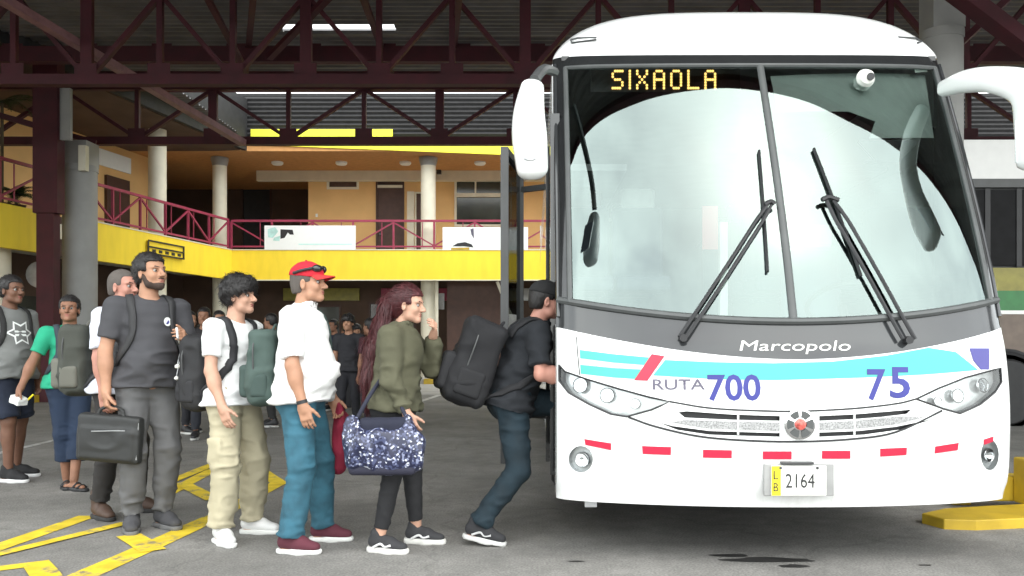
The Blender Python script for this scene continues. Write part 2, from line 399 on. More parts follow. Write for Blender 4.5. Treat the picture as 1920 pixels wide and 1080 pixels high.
def paint(name, pts, m, z=.004, label=None, world=False):
    v = [Vector((p[0], p[1], z)) if world else G(p[0], p[1], z) for p in pts]
    me = MB().add(v, [tuple(range(len(v)))]).mesh(fix=False)
    if me.polygons[0].normal.z < 0: me.flip_normals()
    o = put(name, me, m); tag(o, kind='structure'); return o
def stroke(name, a, b, wd, m, z=.004):
    a, b = G(*a, z), G(*b, z); d = (b-a).normalized(); n = Vector((-d.y, d.x, 0))*wd/2
    k = max(2, int((b-a).length/.25)); L = []; R_ = []
    for i in range(k+1):
        p = a.lerp(b, i/k); L.append(p+n*(1+random.uniform(-.08, .06))); R_.append(p-n*(1+random.uniform(-.08, .06)))
    v = L+R_; f = [(i, i+k+1, i+k+2, i+1) for i in range(k)]
    me = MB().add(v, f).mesh(fix=False)
    if me.polygons[0].normal.z < 0: me.flip_normals()
    o = put(name, me, m); tag(o, kind='structure'); return o
YL = M['y_line']
stroke('yellow_marking', (-60, 1046), (165, 967), .15, YL)
stroke('yellow_marking', (-60, 1052), (236, 980), .10, YL, .008)
stroke('yellow_marking', (120, 1096), (400, 970), .17, YL)
stroke('yellow_marking', (400, 970), (528, 902), .15, YL)
stroke('yellow_marking', (240, 1003), (288, 1032), .15, YL, .008)
stroke('yellow_marking', (305, 930), (400, 880), .13, YL)
stroke('yellow_marking', (310, 906), (420, 862), .12, YL, .008)
stroke('yellow_marking', (340, 905), (402, 936), .14, YL, .012)
stroke('yellow_marking', (478, 874), (526, 908), .14, YL, .008)
stroke('yellow_marking', (-50, 1072), (72, 1056), .12, YL)
stroke('yellow_marking', (66, 1053), (96, 1092), .14, YL, .008)
WL = M['w_line']
stroke('white_marking', (-30, 856), (108, 824), .10, WL)
stroke('white_marking', (740, 768), (832, 738), .14, WL)
stroke('white_marking', (520, 752), (600, 742), .12, WL)
def blob(px, py, rx, ry, seed):
    c = G(px, py); pts = []
    for k in range(26):
        a = k/26*2*math.pi; q = 1+.45*mnoise.noise(Vector((math.cos(a)*1.5+seed, math.sin(a)*1.5, seed)))
        pts.append((c.x+rx*q*math.cos(a), c.y+ry*q*math.sin(a)))
    return paint('oil_stain', pts, M['oil'], .003, world=True)
blob(1440, 1050, .26, .05, 1.3); blob(1370, 1042, .12, .03, 4.2); blob(1490, 1062, .10, .03, 7.2); blob(1080, 1053, .05, .012, 2.2); blob(1735, 1060, .04, .012, 3.2)

# ------------------------------------------------------------------ the white coach
BX, HW, PA, PN = 1.45, 1.32, .40, 2.2
_zp = np.array([0, .34, .45, .60, .90, 1.18, 1.36, 1.8, 2.4, 3.11, 3.3, 3.5])
_yp = np.array([4.76, 4.73, 4.68, 4.655, 4.65, 4.69, 4.75, 4.90, 5.155, 5.50, 5.61, 5.74])
def prof(z): return float(np.interp(z, _zd, _yd))
_c = catmull([(y, 0, z) for y, z in zip(_yp, _zp)], 8); _zd = np.array([p.z for p in _c]); _yd = np.array([p.x for p in _c])
def front(x, z):
    u = min(abs((x-BX)/HW), 1.); return prof(z)+(.22*u*u+.18*(1-(1-u**6)**(1/6)))
def S(px, py, off=0.):
    a = (px-VX)/FPX; b = (py-VY)/FPX; Y0 = 4.3; g0 = None
    for i in range(260):
        Y = 4.3+i*.01; x = a*Y
        if abs(x-BX) > HW*.995: g0 = None; continue
        g = Y-front(x, CH-b*Y)
        if g0 is not None and g0 < 0 <= g:
            Y -= .01*g/(g-g0); break
        g0 = g
    else:
        x = BX+math.copysign(HW*.985, a*5-BX); z = CH-b*5.; return Vector((x, front(x, z), z))
    return Vector((a*Y, Y, CH-b*Y))
def fnorm(x, z):
    e = .004; x = max(BX-HW*.985, min(BX+HW*.985, x))
    dx = (front(x+e, z)-front(x-e, z))/(2*e); dz = (front(x, z+e)-front(x, z-e))/(2*e)
    return Vector((dx, -1, dz)).normalized()
def onfront(x, z, off): return Vector((x, front(x, z), z))+fnorm(x, z)*off
bus = thing('coach', 'white coach with SIXAOLA amber sign and aqua front stripe, door open for boarding', 'bus', (BX, 4.9, 0))
def resample(poly, st=.04, closed=True):
    out = []; n = len(poly)
    for i in range(n if closed else n-1):
        a, b = Vector(poly[i]), Vector(poly[(i+1) % n]); k = max(1, int((b-a).length/st))
        out += [a.lerp(b, j/k) for j in range(k)]
    return out
def sheet(loops, off=.003, thick=0., st=.05):
    """flat (x,z) outline with holes, cut into strips and laid on the curved front"""
    b = bmesh.new(); es = []
    for lp in loops:
        vs = [b.verts.new((p[0], 0, p[1])) for p in lp]
        es += [b.edges.new((vs[i], vs[(i+1) % len(vs)])) for i in range(len(vs))]
    bmesh.ops.triangle_fill(b, use_beauty=True, use_dissolve=False, edges=es)
    xs = [v.co.x for v in b.verts]; zs = [v.co.z for v in b.verts]
    def cut(lo, hi, no):
        k = int(math.floor(lo/st))+1
        while k*st < hi:
            bmesh.ops.bisect_plane(b, geom=b.verts[:]+b.edges[:]+b.faces[:], plane_co=Vector(no)*k*st, plane_no=no, dist=1e-5); k += 1
    cut(min(xs), max(xs), (1, 0, 0)); cut(min(zs), max(zs), (0, 0, 1))
    for f in b.faces:
        f.normal_update()
        if f.normal.y > 0: f.normal_flip()
    if thick:
        r = bmesh.ops.extrude_face_region(b, geom=b.faces[:]); top = {v for v in r['geom'] if isinstance(v, bmesh.types.BMVert)}
    else: top = set(b.verts)
    for v in b.verts:
        x, z = v.co.x, v.co.z; v.co = onfront(x, z, off+thick if (v in top and thick) else off)
    bmesh.ops.recalc_face_normals(b, faces=b.faces)
    me = bpy.data.meshes.new('m'); b.to_mesh(me); b.free()
    if not thick and sum((p.normal.y for p in me.polygons)) > 0: me.flip_normals()
    me.polygons.foreach_set('use_smooth', [True]*len(me.polygons))
    if thick: me.set_sharp_from_angle(angle=.8)
    return me
def pxl(pts, st=.04): return [(p.x, p.z) for p in resample([Vector((q.x, q.z, 0)) for q in [S(*k) for k in pts]], st)] if False else [(p.x, p.y) for p in resample([Vector((q.x, q.z, 0)) for q in [S(*k) for k in pts]], st)]
def decal(name, pts, m, off=.004, thick=0., parent=None): return put(name, sheet([pxl(pts)], off, thick), m, parent or bus)
def patch(u0, u1, zl, zh, nu=48, nv=16, off=0.):
    vs = []; fs = []
    for j in range(nv+1):
        for i in range(nu+1):
            s = i/nu; u = u0+(u1-u0)*s
            z = zl(u)+(zh(u)-zl(u))*j/nv; x = BX+u*HW
            p = Vector((x, front(x, z), z)); vs.append(p+fnorm(x, z)*off if off else p)
    for j in range(nv):
        for i in range(nu):
            a = j*(nu+1)+i; fs.append((a, a+1, a+nu+2, a+nu+1))
    me = MB().add(vs, fs).mesh(fix=False); me.polygons.foreach_set('use_smooth', [True]*len(fs)); return me
def cosu(n=48): return [math.sin(math.pi/2*(-1+2*i/n)) for i in range(n+1)]
zband = lambda u: 1.165+.185*abs(u)**1.8           # white / grey border
zglass = lambda u: 1.375+.14*u*u                   # bottom of the windscreen
ztop = lambda u: 3.03+.075*u*u                     # top of the windscreen
zcap = lambda u: 3.115+.085*u*u                    # lower edge of the white roof cap
zbot = lambda u: .345+.0*abs(u)
UG = .935
# outlines, in the photograph's pixels, laid on the front
head_l = [(1032, 684), (1060, 697), (1100, 711), (1160, 729), (1215, 744), (1256, 753), (1222, 768), (1175, 781), (1145, 776), (1105, 758), (1066, 736), (1042, 713)]
head_r = [(1718, 748), (1760, 728), (1810, 708), (1850, 697), (1876, 690), (1878, 716), (1866, 735), (1838, 758), (1800, 775), (1768, 766)]
slot = [[(1272, 773), (1288, 771), (1370, 777), (1462, 780), (1462, 789), (1370, 787), (1284, 783)],
        [(1232, 791), (1262, 799), (1330, 808), (1462, 812), (1462, 819), (1330, 815), (1270, 806)],
        [(1536, 780), (1600, 777), (1660, 772), (1708, 768), (1700, 776), (1650, 782), (1600, 786), (1536, 789)],
        [(1536, 811), (1610, 808), (1680, 800), (1748, 786), (1690, 805), (1620, 815), (1536, 819)]]
fog_l = [(1089+23*math.cos(a), 861+25*math.sin(a)) for a in np.linspace(0, 2*math.pi, 17)[:-1]]
fog_r = [(1856+17*math.cos(a), 853+29*math.sin(a)) for a in np.linspace(0, 2*math.pi, 17)[:-1]]
holes = [pxl(head_l), pxl(head_r)]+[pxl(s) for s in slot]+[pxl(fog_l, .02), pxl(fog_r, .02)]
us = cosu(60)
outer = [(BX+u*HW*.996, zbot(u)) for u in us]+[(BX+u*HW*.996, zband(u)) for u in us[::-1]]
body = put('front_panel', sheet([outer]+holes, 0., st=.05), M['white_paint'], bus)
def recess(lp, depth, name, m, mwall):
    """side walls and a back plate behind a hole"""
    n = len(lp); vs = [Vector((x, front(x, z), z)) for x, z in lp]; vs += [onfront(x, z, -depth) for x, z in lp]
    put(name+'_rim', MB().add(vs, [(i, (i+1) % n, n+(i+1) % n, n+i) for i in range(n)]).mesh(), mwall, bus)
    return put(name, sheet([lp], -depth), m, bus)
for i, (lp, cs) in enumerate(((holes[0], [(1086, 722, .062), (1137, 741, .058), (1190, 757, .04)]), (holes[1], [(1848, 722, .058), (1800, 742, .055), (1762, 752, .035)]))):
    h = recess(lp, .05, 'headlight', M['refl'], M['dark_grey'])
    for px, py, r in cs:
        r *= .74; c = S(px, py); n = fnorm(c.x, c.z); c = c-n*.046; q = n.to_track_quat('Z', 'Y').to_matrix()
        for nm, pr, mm in (('reflector', [(r, .03), (r*.9, .034), (r*.75, .012), (r*.3, .002), (.002, 0)], M['chrome']), ('lamp', [(r*.36, .0), (r*.36, .018), (r*.25, .026), (.002, .029)], M['lens'])):
            mb = MB().lathe((0, 0, 0), pr, 20); mb.v = [tuple(c+q @ Vector(v)) for v in mb.v]
            put(nm, mb.mesh(smooth=True), mm, h)
    put('lens', sheet([lp], -.002), M['lens'], h)
    tb('trim', M['ink'], h, [onfront(x, z, .001) for x, z in resample([Vector((x, z, 0)) for x, z in [(p[0], p[1]) for p in (lp+[lp[0]])]], .06, False) and [(p[0], p[1]) for p in (lp+[lp[0]])]], .0055, smooth=False, n=6)
for lp in holes[2:6]: recess(lp, .03, 'grille_slot', M['ink'], M['ink'])
for lp, (px, py, r) in ((holes[6], (1091, 862, .045)), (holes[7], (1856, 854, .042))):
    h = recess(lp, .035, 'fog_light', M['refl'], M['silver'])
    c = S(px, py); n = fnorm(c.x, c.z); c = c-n*.03; q = n.to_track_quat('Z', 'Y').to_matrix()
    mb = MB().lathe((0, 0, 0), [(r, 0), (r, .02), (r*.9, .028), (r*.6, .012), (.003, .006)], 20); mb.v = [tuple(c+q @ Vector(v)) for v in mb.v]
    put('reflector', mb.mesh(smooth=True), M['chrome'], h); put('lens', sheet([lp], -.003), M['lens'], h)
def seam(name, pts, r=.004, m='ink', off=.001):
    return tb(name, M[m], bus, [onfront(p.x, p.z, off) for p in [S(*k) for k in pts]], r, n=6)
seam('grille_seam', [(1256, 753), (1330, 765), (1420, 770), (1500, 771), (1600, 766), (1680, 757), (1718, 748)], .005)
seam('grille_seam', [(1178, 782), (1230, 800), (1310, 818), (1400, 826), (1500, 828), (1600, 823), (1680, 810), (1766, 770)], .006)
seam('panel_seam', [(1081, 632), (1083, 660), (1087, 703)], .003)
decal('grille_mesh', [(1285, 787), (1370, 790), (1462, 792), (1462, 808), (1330, 804), (1255, 792)], M['mesh_grey'], .002)
decal('grille_mesh', [(1536, 792), (1600, 789), (1690, 780), (1735, 782), (1680, 796), (1610, 804), (1536, 807)], M['mesh_grey'], .002)
seam('grille_bar', [(1384, 776), (1384, 815)], .006, 'white_paint', .0); seam('grille_bar', [(1602, 774), (1602, 815)], .006, 'white_paint', .0)
# emblem
c = S(1499, 795); n = fnorm(c.x, c.z); q = n.to_track_quat('Z', 'Y').to_matrix()
def disc(pr, seg=28):
    mb = MB().lathe((0, 0, 0), pr, seg); mb.v = [tuple(c+q @ Vector(v)) for v in mb.v]; return mb.mesh(smooth=True)
em = put('emblem', disc([(.085, 0), (.085, .008), (.078, .013), (.002, .012)]), M['chrome'], bus)
for k in range(6):
    a0 = k*math.pi/3+.14+math.pi/6; vs = []
    for a in np.linspace(a0, a0+math.pi/3-.28, 5):
        for r in (.036, .074): vs.append(c+q @ Vector((r*math.cos(a), r*math.sin(a), .0165)))
    put('emblem_segment', MB().add(vs, [(2*i, 2*i+1, 2*i+3, 2*i+2) for i in range(4)]).mesh(fix=False), M['seal'], em)
put('emblem_hub', disc([(.031, .01), (.031, .02), (.02, .026), (.002, .027)], 16), mat('emblem red', (.60, .12, .10), .35, .3, var=.5, vs=60), em)
# stickers
for a, b, cc, d in (((1096, 823), (1146, 831), (1146, 844), (1098, 834)), ((1204, 836), (1258, 838), (1258, 853), (1205, 851)), ((1318, 843), (1372, 844), (1372, 859), (1318, 858)), ((1430, 846), (1484, 846), (1484, 861), (1430, 861)), ((1541, 845), (1594, 845), (1594, 860), (1541, 860)), ((1650, 841), (1700, 839), (1699, 853), (1650, 856)), ((1753, 837), (1797, 830), (1795, 844), (1752, 850)), ((1844, 824), (1862, 818), (1861, 828), (1844, 834))):
    decal('reflective_sticker', [a, b, cc, d], M['red_st'], .002, .002)
decal('aqua_stripe', [(1087, 656), (1150, 664), (1236, 672), (1226, 686), (1150, 680), (1088, 672)][:6], M['aqua'], .002)
decal('aqua_stripe', [(1088, 684), (1150, 690), (1222, 694), (1212, 712), (1150, 708), (1089, 701)], M['aqua'], .002)
decal('pale_stripe', [(1088, 673), (1150, 681), (1225, 687), (1222, 693), (1150, 689), (1088, 683)], M['pale_aqua'], .002)
decal('aqua_stripe', [(1247, 675), (1340, 679), (1450, 681), (1560, 678), (1660, 667), (1740, 652), (1792, 660), (1834, 694), (1740, 702), (1620, 708), (1450, 713), (1340, 711), (1224, 704)], M['aqua'], .002)
decal('red_slash', [(1222, 664), (1246, 668), (1214, 714), (1189, 713)], M['red_st'], .003, .002)
decal('navy_sticker', [(1817, 653), (1854, 653), (1854, 693), (1838, 693), (1824, 676)], M['navy_st'], .003)
def text_mesh(body_, bold=0.):
    cu = bpy.data.curves.new('t', 'FONT'); cu.body = body_; cu.resolution_u = 3; cu.offset = bold
    o = bpy.data.objects.new('t', cu); C.objects.link(o); bpy.context.view_layer.update()
    me = bpy.data.meshes.new_from_object(o.evaluated_get(bpy.context.evaluated_depsgraph_get()))
    bpy.data.objects.remove(o); bpy.data.curves.remove(cu); return me
def text_on(name, s, x0, y0, x1, y1, m, bold=.02, off=.004, shear=0., thick=0.):
    """letters whose box spans photo pixels (x0,y0)-(x1,y1), laid on the bus front"""
    me = text_mesh(s, bold); b = bmesh.new(); b.from_mesh(me)
    xs = [v.co.x for v in b.verts]; ys = [v.co.y for v in b.verts]; a, bb, cc, d = min(xs), max(xs), min(ys), max(ys)
    bmesh.ops.triangulate(b, faces=b.faces)
    p0, p1, p2 = S(x0, y1), S(x1, y1), S(x0, y0)
    for k in range(1, 14):
        bmesh.ops.bisect_plane(b, geom=b.verts[:]+b.edges[:]+b.faces[:], plane_co=(a+(bb-a)*k/14, 0, 0), plane_no=(1, 0, 0), dist=1e-5)
    if thick:
        r = bmesh.ops.extrude_face_region(b, geom=b.faces[:]); top = {v for v in r['geom'] if isinstance(v, bmesh.types.BMVert)}
    else: top = ()
    for v in b.verts:
        s_ = (v.co.x-a)/(bb-a); t_ = (v.co.y-cc)/(d-cc)
        x = p0.x+(p1.x-p0.x)*s_+shear*t_*(p2.z-p0.z); z = p0.z+(p1.z-p0.z)*s_+(p2.z-p0.z)*t_
        v.co = onfront(x, z, off+(thick if v in top else 0))
    bmesh.ops.recalc_face_normals(b, faces=b.faces); b.to_mesh(me); b.free(); me.update()
    return put(name, me, m, bus)
text_on('route_lettering', 'RUTA', 1224, 711, 1322, 731, M['grey_st'], .012)
text_on('route_number', '700', 1327, 702, 1427, 752, M['blue_st'], .022)
text_on('fleet_number', '7', 1625, 692, 1660, 751, M['blue_st'], .02, shear=.05)
text_on('fleet_number', '5', 1668, 688, 1706, 747, M['blue_st'], .02, shear=.05)
# number plate
pc = S(1497, 898); pl = bx('plate_holder', mat('holder grey', (.30, .30, .295), .45), bus, pc.x-.195, pc.y-.028, pc.z-.088, pc.x+.185, pc.y-.006, pc.z+.085, .004)
pb = bx('number_plate', M['plate'], pl, pc.x-.160, pc.y-.040, pc.z-.085, pc.x+.140, pc.y-.030, pc.z+.078, .003)
bx('plate_strip', M['plate_y'], pl, pc.x-.158, pc.y-.0425, pc.z-.083, pc.x-.108, pc.y-.0403, pc.z+.076)
def flat_text(name, s, x0, z0, x1, z1, y, m, parent, bold=.0, rot=False):
    me = text_mesh(s, bold); co = np.array([v.co[:2] for v in me.vertices]); lo, hi = co.min(0), co.max(0)
    q = (co-lo)/(hi-lo)
    for v, (a, b) in zip(me.vertices, q):
        if rot: a, b = b, 1-a; v.co = (x0+(x1-x0)*(1-a), y, z0+(z1-z0)*(b))
        else: v.co = (x0+(x1-x0)*a, y, z0+(z1-z0)*b)
    me.update(); return put(name, me, m, parent)
flat_text('plate_number', '2164', pc.x-.082, pc.z-.042, pc.x+.075, pc.z+.035, pc.y-.043, M['ink'], pl, .0)
flat_text('plate_letters', 'L', pc.x-.148, pc.z+.005, pc.x-.122, pc.z+.05, pc.y-.045, M['ink'], pl)
flat_text('plate_letters', 'B', pc.x-.148, pc.z-.06, pc.x-.122, pc.z-.015, pc.y-.045, M['ink'], pl)
bx('plate_lamp', M['dark_grey'], pl, pc.x-.105, pc.y-.05, pc.z+.086, pc.x+.07, pc.y-.012, pc.z+.099, .003)
for sx in (-.10, .10): put('plate_bolt', MB().lathe((pc.x+sx-.01, pc.y-.040, pc.z+.066), [(.008, -.004), (.008, .001)], 10, 'y').mesh(), M['dark_grey'], pl)
bx('tow_point', M['silver'], bus, .30, 4.97, .30, .37, 5.03, .345)
# grey band, pillars, header, windscreen
put('grey_band', patch(-.996, .996, zband, zglass, 64, 8), M['grey_gloss'], bus)
UD = .022
put('windscreen_pane', patch(-UG, -UD+.02, zglass, ztop, 40, 30), M['glass'], bus); put('windscreen_pane', patch(UD-.02, UG, zglass, ztop, 40, 30), M['glass'], bus)
for s in (-1, 1):
    put('front_pillar', patch(min(s*UG, s*.997), max(s*UG, s*.997), zglass, ztop, 12, 30), M['black_gloss'], bus)
    tb('windscreen_seal', M['seal'], bus, [onfront(BX+s*UG*HW, z, .003) for z in np.linspace(zglass(UG), ztop(UG), 12)], .017, n=8)
    tb('pillar_trim', M['grey_gloss'], bus, [onfront(BX+s*.985*HW, z, .003) for z in np.linspace(zglass(.98)-.1, ztop(.98)+.04, 12)], .012, n=8)
put('header_band', patch(-.997, .997, ztop, zcap, 64, 4), M['black_gloss'], bus)
tb('windscreen_seal', M['seal'], bus, [onfront(BX+u*HW, zglass(u), .003) for u in np.linspace(-.985, .985, 22)], .022, n=8)
tb('windscreen_seal', M['seal'], bus, [onfront(BX+u*HW, ztop(u), .003) for u in np.linspace(-UG, UG, 22)], .015, n=8)
put('windscreen_divider', MB().tube([onfront(BX+.0*HW, z, .004) for z in np.linspace(zglass(0), ztop(0), 14)], .012, n=8, flat=1.9, up=(1, 0, 0)).mesh(smooth=True), M['seal'], bus)
# roof cap and roof
nu = 56; rows = []; hh = .45
def caprow(t):
    r = []
    for u in cosu(nu):
        u = max(-.997, min(.997, u)); x = BX+u*HW; z0 = zcap(u); h = hh*max(0, 1-abs(u)**4)**.5; h = max(h, .02)
        a = t*math.pi/2; r.append(Vector((x-.0, front(x, z0)+(.62*(1-math.cos(a))+.0*t), z0+h*math.sin(a)**.9)))
    return r
rows = [caprow(i/14) for i in range(15)]
for Y in (7, 9, 12, 16.6): rows.append([Vector((p.x, max(p.y, Y-.001), p.z)) for p in rows[14]])
vs = [v for r in rows for v in r]; w_ = nu+1
def rowmesh(a, b):
    v = [q for r in rows[a:b+1] for q in r]; f = [(j*w_+i, j*w_+i+1, (j+1)*w_+i+1, (j+1)*w_+i) for j in range(b-a) for i in range(nu)]
    me = MB().add(v, f).mesh(fix=False); me.polygons.foreach_set('use_smooth', [True]*len(f)); return me
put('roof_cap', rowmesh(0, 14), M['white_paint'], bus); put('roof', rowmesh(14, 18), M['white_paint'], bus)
for pts in ([(1070, 76), (1072, 82), (1118, 76)], [(1070, 76), (1082, 73), (1118, 72)], [(1684, 71), (1716, 73), (1727, 80)], [(1727, 80), (1720, 82)]):
    o = []
    for px, py in pts:
        best = min((v for r in rows[:15] for v in r), key=lambda v: (VX+v.x*FPX/v.y-px)**2+(VY-(v.z-CH)*FPX/v.y-py)**2); 
        p = P(px, py, best.y); o.append(p+Vector((0, -.006, .004)))
    tb('marker_lamp_outline', M['dark_grey'], bus, o, .006, smooth=False, n=6)
# sides, tail, underside
YE = 16.6; yf = front(BX+HW, 1.0)
def side(s, y0, y1, z0, z1, m, name, t=.03):
    x = BX+s*HW; bx(name, M[m] if isinstance(m, str) else m, bus, min(x, x-s*t), y0, z0, max(x, x-s*t), y1, z1)
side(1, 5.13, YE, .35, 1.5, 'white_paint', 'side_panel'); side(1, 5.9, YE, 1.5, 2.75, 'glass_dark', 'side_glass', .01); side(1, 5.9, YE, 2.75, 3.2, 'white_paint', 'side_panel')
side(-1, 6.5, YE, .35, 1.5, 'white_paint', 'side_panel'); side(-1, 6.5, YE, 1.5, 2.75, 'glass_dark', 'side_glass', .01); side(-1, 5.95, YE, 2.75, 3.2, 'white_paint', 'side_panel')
for s in (-1, 1):   # corner between front and side
    x = BX+s*HW*.997; zs = np.linspace(1.37, 3.2, 12)
    v = []; 
    for z in zs: v += [(x, front(x, z), z), (x, 6.0 if s > 0 else max(5.6, front(x, z)+.1), z)]
    put('corner_panel', MB().add(v, [(2*i, 2*i+1, 2*i+3, 2*i+2) for i in range(11)]).mesh(), M['black_gloss'], bus)
    v = []; zs = np.linspace(.345, 1.37, 8)
    for z in zs: v += [(x, front(x, z), z), (x, 5.25 if s < 0 else 5.4, z)]
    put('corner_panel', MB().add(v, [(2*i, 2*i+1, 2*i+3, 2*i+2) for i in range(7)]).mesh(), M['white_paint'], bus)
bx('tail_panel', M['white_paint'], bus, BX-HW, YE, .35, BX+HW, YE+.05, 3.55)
bx('underbody', M['ink'], bus, BX-HW+.04, 6.7, .30, BX+HW-.04, YE-.05, .42)
bx('underbody', M['ink'], bus, BX-.75, 4.95, .36, BX+HW-.1, 6.7, .42)
bx('cab_floor', M['inner'], bus, BX-.70, 5.05, .80, BX+HW-.05, 6.2, .86)
bx('saloon_floor', M['inner'], bus, BX-HW+.05, 6.5, 1.25, BX+HW-.05, YE-.05, 1.30)
bx('cab_bulkhead', M['inner'], bus, BX-.70, 6.2, .80, BX+HW-.05, 6.25, 1.32)
for k, z in enumerate((.34, .60, .86, 1.08)): bx('entry_step', M['dark_grey'], bus, BX-HW+.02+.22*k, 5.45, z-.05, BX-HW+.30+.22*k, 6.45, z)
bx('headlining', M['inner'], bus, BX-HW+.06, 5.75, 3.16, BX+HW-.06, YE-.1, 3.19)
bx('saloon_dark_screen', M['inner'], bus, BX-HW+.05, 12.0, 1.3, BX+HW-.05, 12.03, 3.15)  # added screen across the saloon to keep the interior dark
for s in (-1, 1):
    for y in (7.6, 13.6):
        x = BX+s*(HW-.16)
        wh = put('wheel', MB().lathe((x, y, .5), [(.30, -.13), (.46, -.13), (.5, -.09), (.5, .09), (.46, .13), (.30, .13)], 28, 'x').mesh(smooth=True), M['rubber'], bus)
        put('rim', MB().lathe((x, y, .5), [(.29, -.11), (.29, .11), (.2, .12 if s > 0 else .06)], 20, 'x').mesh(smooth=True), M['silver'], wh)
# inside the cab
ds = put('dashboard', patch(-.9, .9, lambda u: 1.30, lambda u: 1.42, 30, 3, -.10), M['dash'], bus)
bx('dashboard_top', M['dash'], bus, BX-.95, 5.2, 1.30, BX+1.1, 5.62, 1.36, .02)
mb = MB(); q = Matrix.Rotation(math.radians(-32), 3, 'X'); pts = [Vector((BX+.62, 5.72, 1.52))+q @ Vector((.23*math.cos(a), .23*math.sin(a), 0)) for a in np.linspace(0, 2*math.pi, 25)]
sw = put('steering_wheel', mb.tube(pts, .017, smooth=False).mesh(smooth=True), M['ink'], bus)
tb('steering_column', M['ink'], sw, [(BX+.62, 5.72, 1.50), (BX+.62, 5.56, 1.25)], .03, smooth=False)
def seat(x, y, z):
    s = put('passenger_seat', MB().box(x-.22, y-.05, z+.38, x+.22, y+.42, z+.50).mesh(bevel=.03), M['seat_c'], bus)
    put('seat_back', MB().box(x-.22, y+.36, z+.46, x+.22, y+.48, z+1.12).mesh(bevel=.04), M['seat_c'], s)
    put('headrest', MB().box(x-.15, y+.37, z+1.10, x+.15, y+.47, z+1.28).mesh(bevel=.03), mat('headrest cover', (.45, .45, .43), .9), s)
seat(BX+.62, 5.95, .86)
for r in range(3):
    for xx in (-1.02, -.56, .56, 1.02): seat(BX+xx, 6.9+r*.85, 1.30)
for i, (a, b) in enumerate((((1452, 128), (1756, 248)),)):
    p0, p1 = P(a[0], a[1], 5.66), P(b[0], b[1], 5.42)
    pts = [(1450, 130), (1752, 130), (1768, 248), (1640, 246), (1650, 214), (1600, 194), (1462, 196)]
    vv = []
    for px, py in pts: s_ = S(px, py); vv.append(s_-fnorm(s_.x, s_.z)*.06)
    put('sun_blind', sheet([pxl([(1450, 128), (1750, 128), (1766, 246), (1640, 246), (1652, 214), (1600, 195), (1464, 196)])], -.07), M['blind'], bus)
put('cab_dark_panel', sheet([pxl([(1620, 250), (1740, 250), (1696, 292), (1655, 288)])], -.09, .02), M['ink'], bus)  # black tapered panel just behind the right pane
put('windscreen_label', sheet([pxl([(1714, 118), (1738, 116), (1742, 132), (1718, 134)])], -.012), M['plate'], bus)
cm = S(1620, 151); cm = cm-fnorm(cm.x, cm.z)*(-.02)
wc = put('camera_dome', MB().lathe(cm, [(.012, -.05), (.045, -.035), (.06, 0), (.045, .035), (.012, .05)], 20, 'y').mesh(smooth=True), M['plate'], bus)
put('camera_eye', MB().lathe(cm+Vector((.012, -.046, -.004)), [(.024, -.012), (.024, .012)], 16, 'y').mesh(), M['ink'], wc)
bx('hanging_pennant', M['red_st'], bus, BX-.36, 5.50, 1.86, BX-.26, 5.51, 2.14); br('grab_pole', M['plate'], bus, (BX-.20, 5.62, 1.40), (BX-.20, 5.62, 2.05), .05)
bx('parcel_rack', M['dash'], bus, BX-1.2, 6.4, 2.55, BX-.75, 11.5, 2.6); bx('parcel_rack', M['dash'], bus, BX+.75, 6.4, 2.55, BX+1.2, 11.5, 2.6)
# destination sign
sg = bx('destination_sign', M['led_off'], bus, P(1108, 0, 5.80).x, 5.80, P(0, 172, 5.80).z, P(1388, 0, 5.80).x, 5.86, P(0, 118, 5.80).z)
FONT = {'S': '01111 10000 10000 01110 00001 00001 11110', 'I': '1 1 1 1 1 1 1', 'X': '10001 10001 01010 00100 01010 10001 10001', 'A': '01110 10001 10001 11111 10001 10001 10001', 'O': '01110 10001 10001 10001 10001 10001 01110', 'L': '10000 10000 10000 10000 10000 10000 11111'}
mb = MB(); cx = 0; dots = []
for ch in 'SIXAOLA':
    rws = FONT[ch].split()
    for j, r in enumerate(rws):
        for i, v in enumerate(r):
            if v == '1': dots.append((cx+i, 6-j))
    cx += len(rws[0])+2.1
pa, pbb = P(1149, 165, 5.79), P(1341, 133, 5.79); sx = (pbb.x-pa.x)/(cx-3.1); sz = (pbb.z-pa.z)/6
for i, j in dots:
    x, z = pa.x+i*sx, pa.z+j*sz; r = sx*.56; mb.add([(x+r*math.cos(k*math.pi/3), 5.792, z+r*1.05*math.sin(k*math.pi/3)) for k in range(6)], [tuple(range(6))])
put('sign_lettering', mb.mesh(fix=False), M['amber'], sg)
text_on('maker_lettering', 'Marcopolo', 1385, 639, 1592, 664, M['plate'], .0, .003, shear=.3)
# wipers
def wiper(base, elbow, tip_a, tip_b, gap):
    w = put('wiper', MB().lathe(onfront(S(*base).x, S(*base).z, .02), [(.022, -.03), (.022, .03)], 12, 'y').mesh(), M['ink'], bus)
    s0 = S(*base); e0 = S(*elbow)
    def pt(f, o, dx=0): 
        x = s0.x+(e0.x-s0.x)*f+dx; z = s0.z+(e0.z-s0.z)*f; return onfront(x, z, o)
    for dx in (-gap, gap):
        tb('wiper_arm', M['ink'], w, [pt(f, .035, dx*(1 if f < .98 else .6)) for f in np.linspace(0, 1, 8)], .011, n=6)
    tb('wiper_bridge', M['ink'], w, [pt(1, .04, -gap*1.4), pt(1.02, .045, 0), pt(1, .04, gap*1.4)], .014, n=6)
    a, b = S(*tip_a), S(*tip_b)
    put('wiper_blade', MB().tube([onfront(a.x+(b.x-a.x)*f, a.z+(b.z-a.z)*f, .016) for f in np.linspace(0, 1, 10)], .008, n=6, flat=2.0, up=(0, -1, 0)).mesh(smooth=True), M['ink'], w)
wiper((1280, 636), (1440, 390), (1422, 286), (1438, 512), .020)
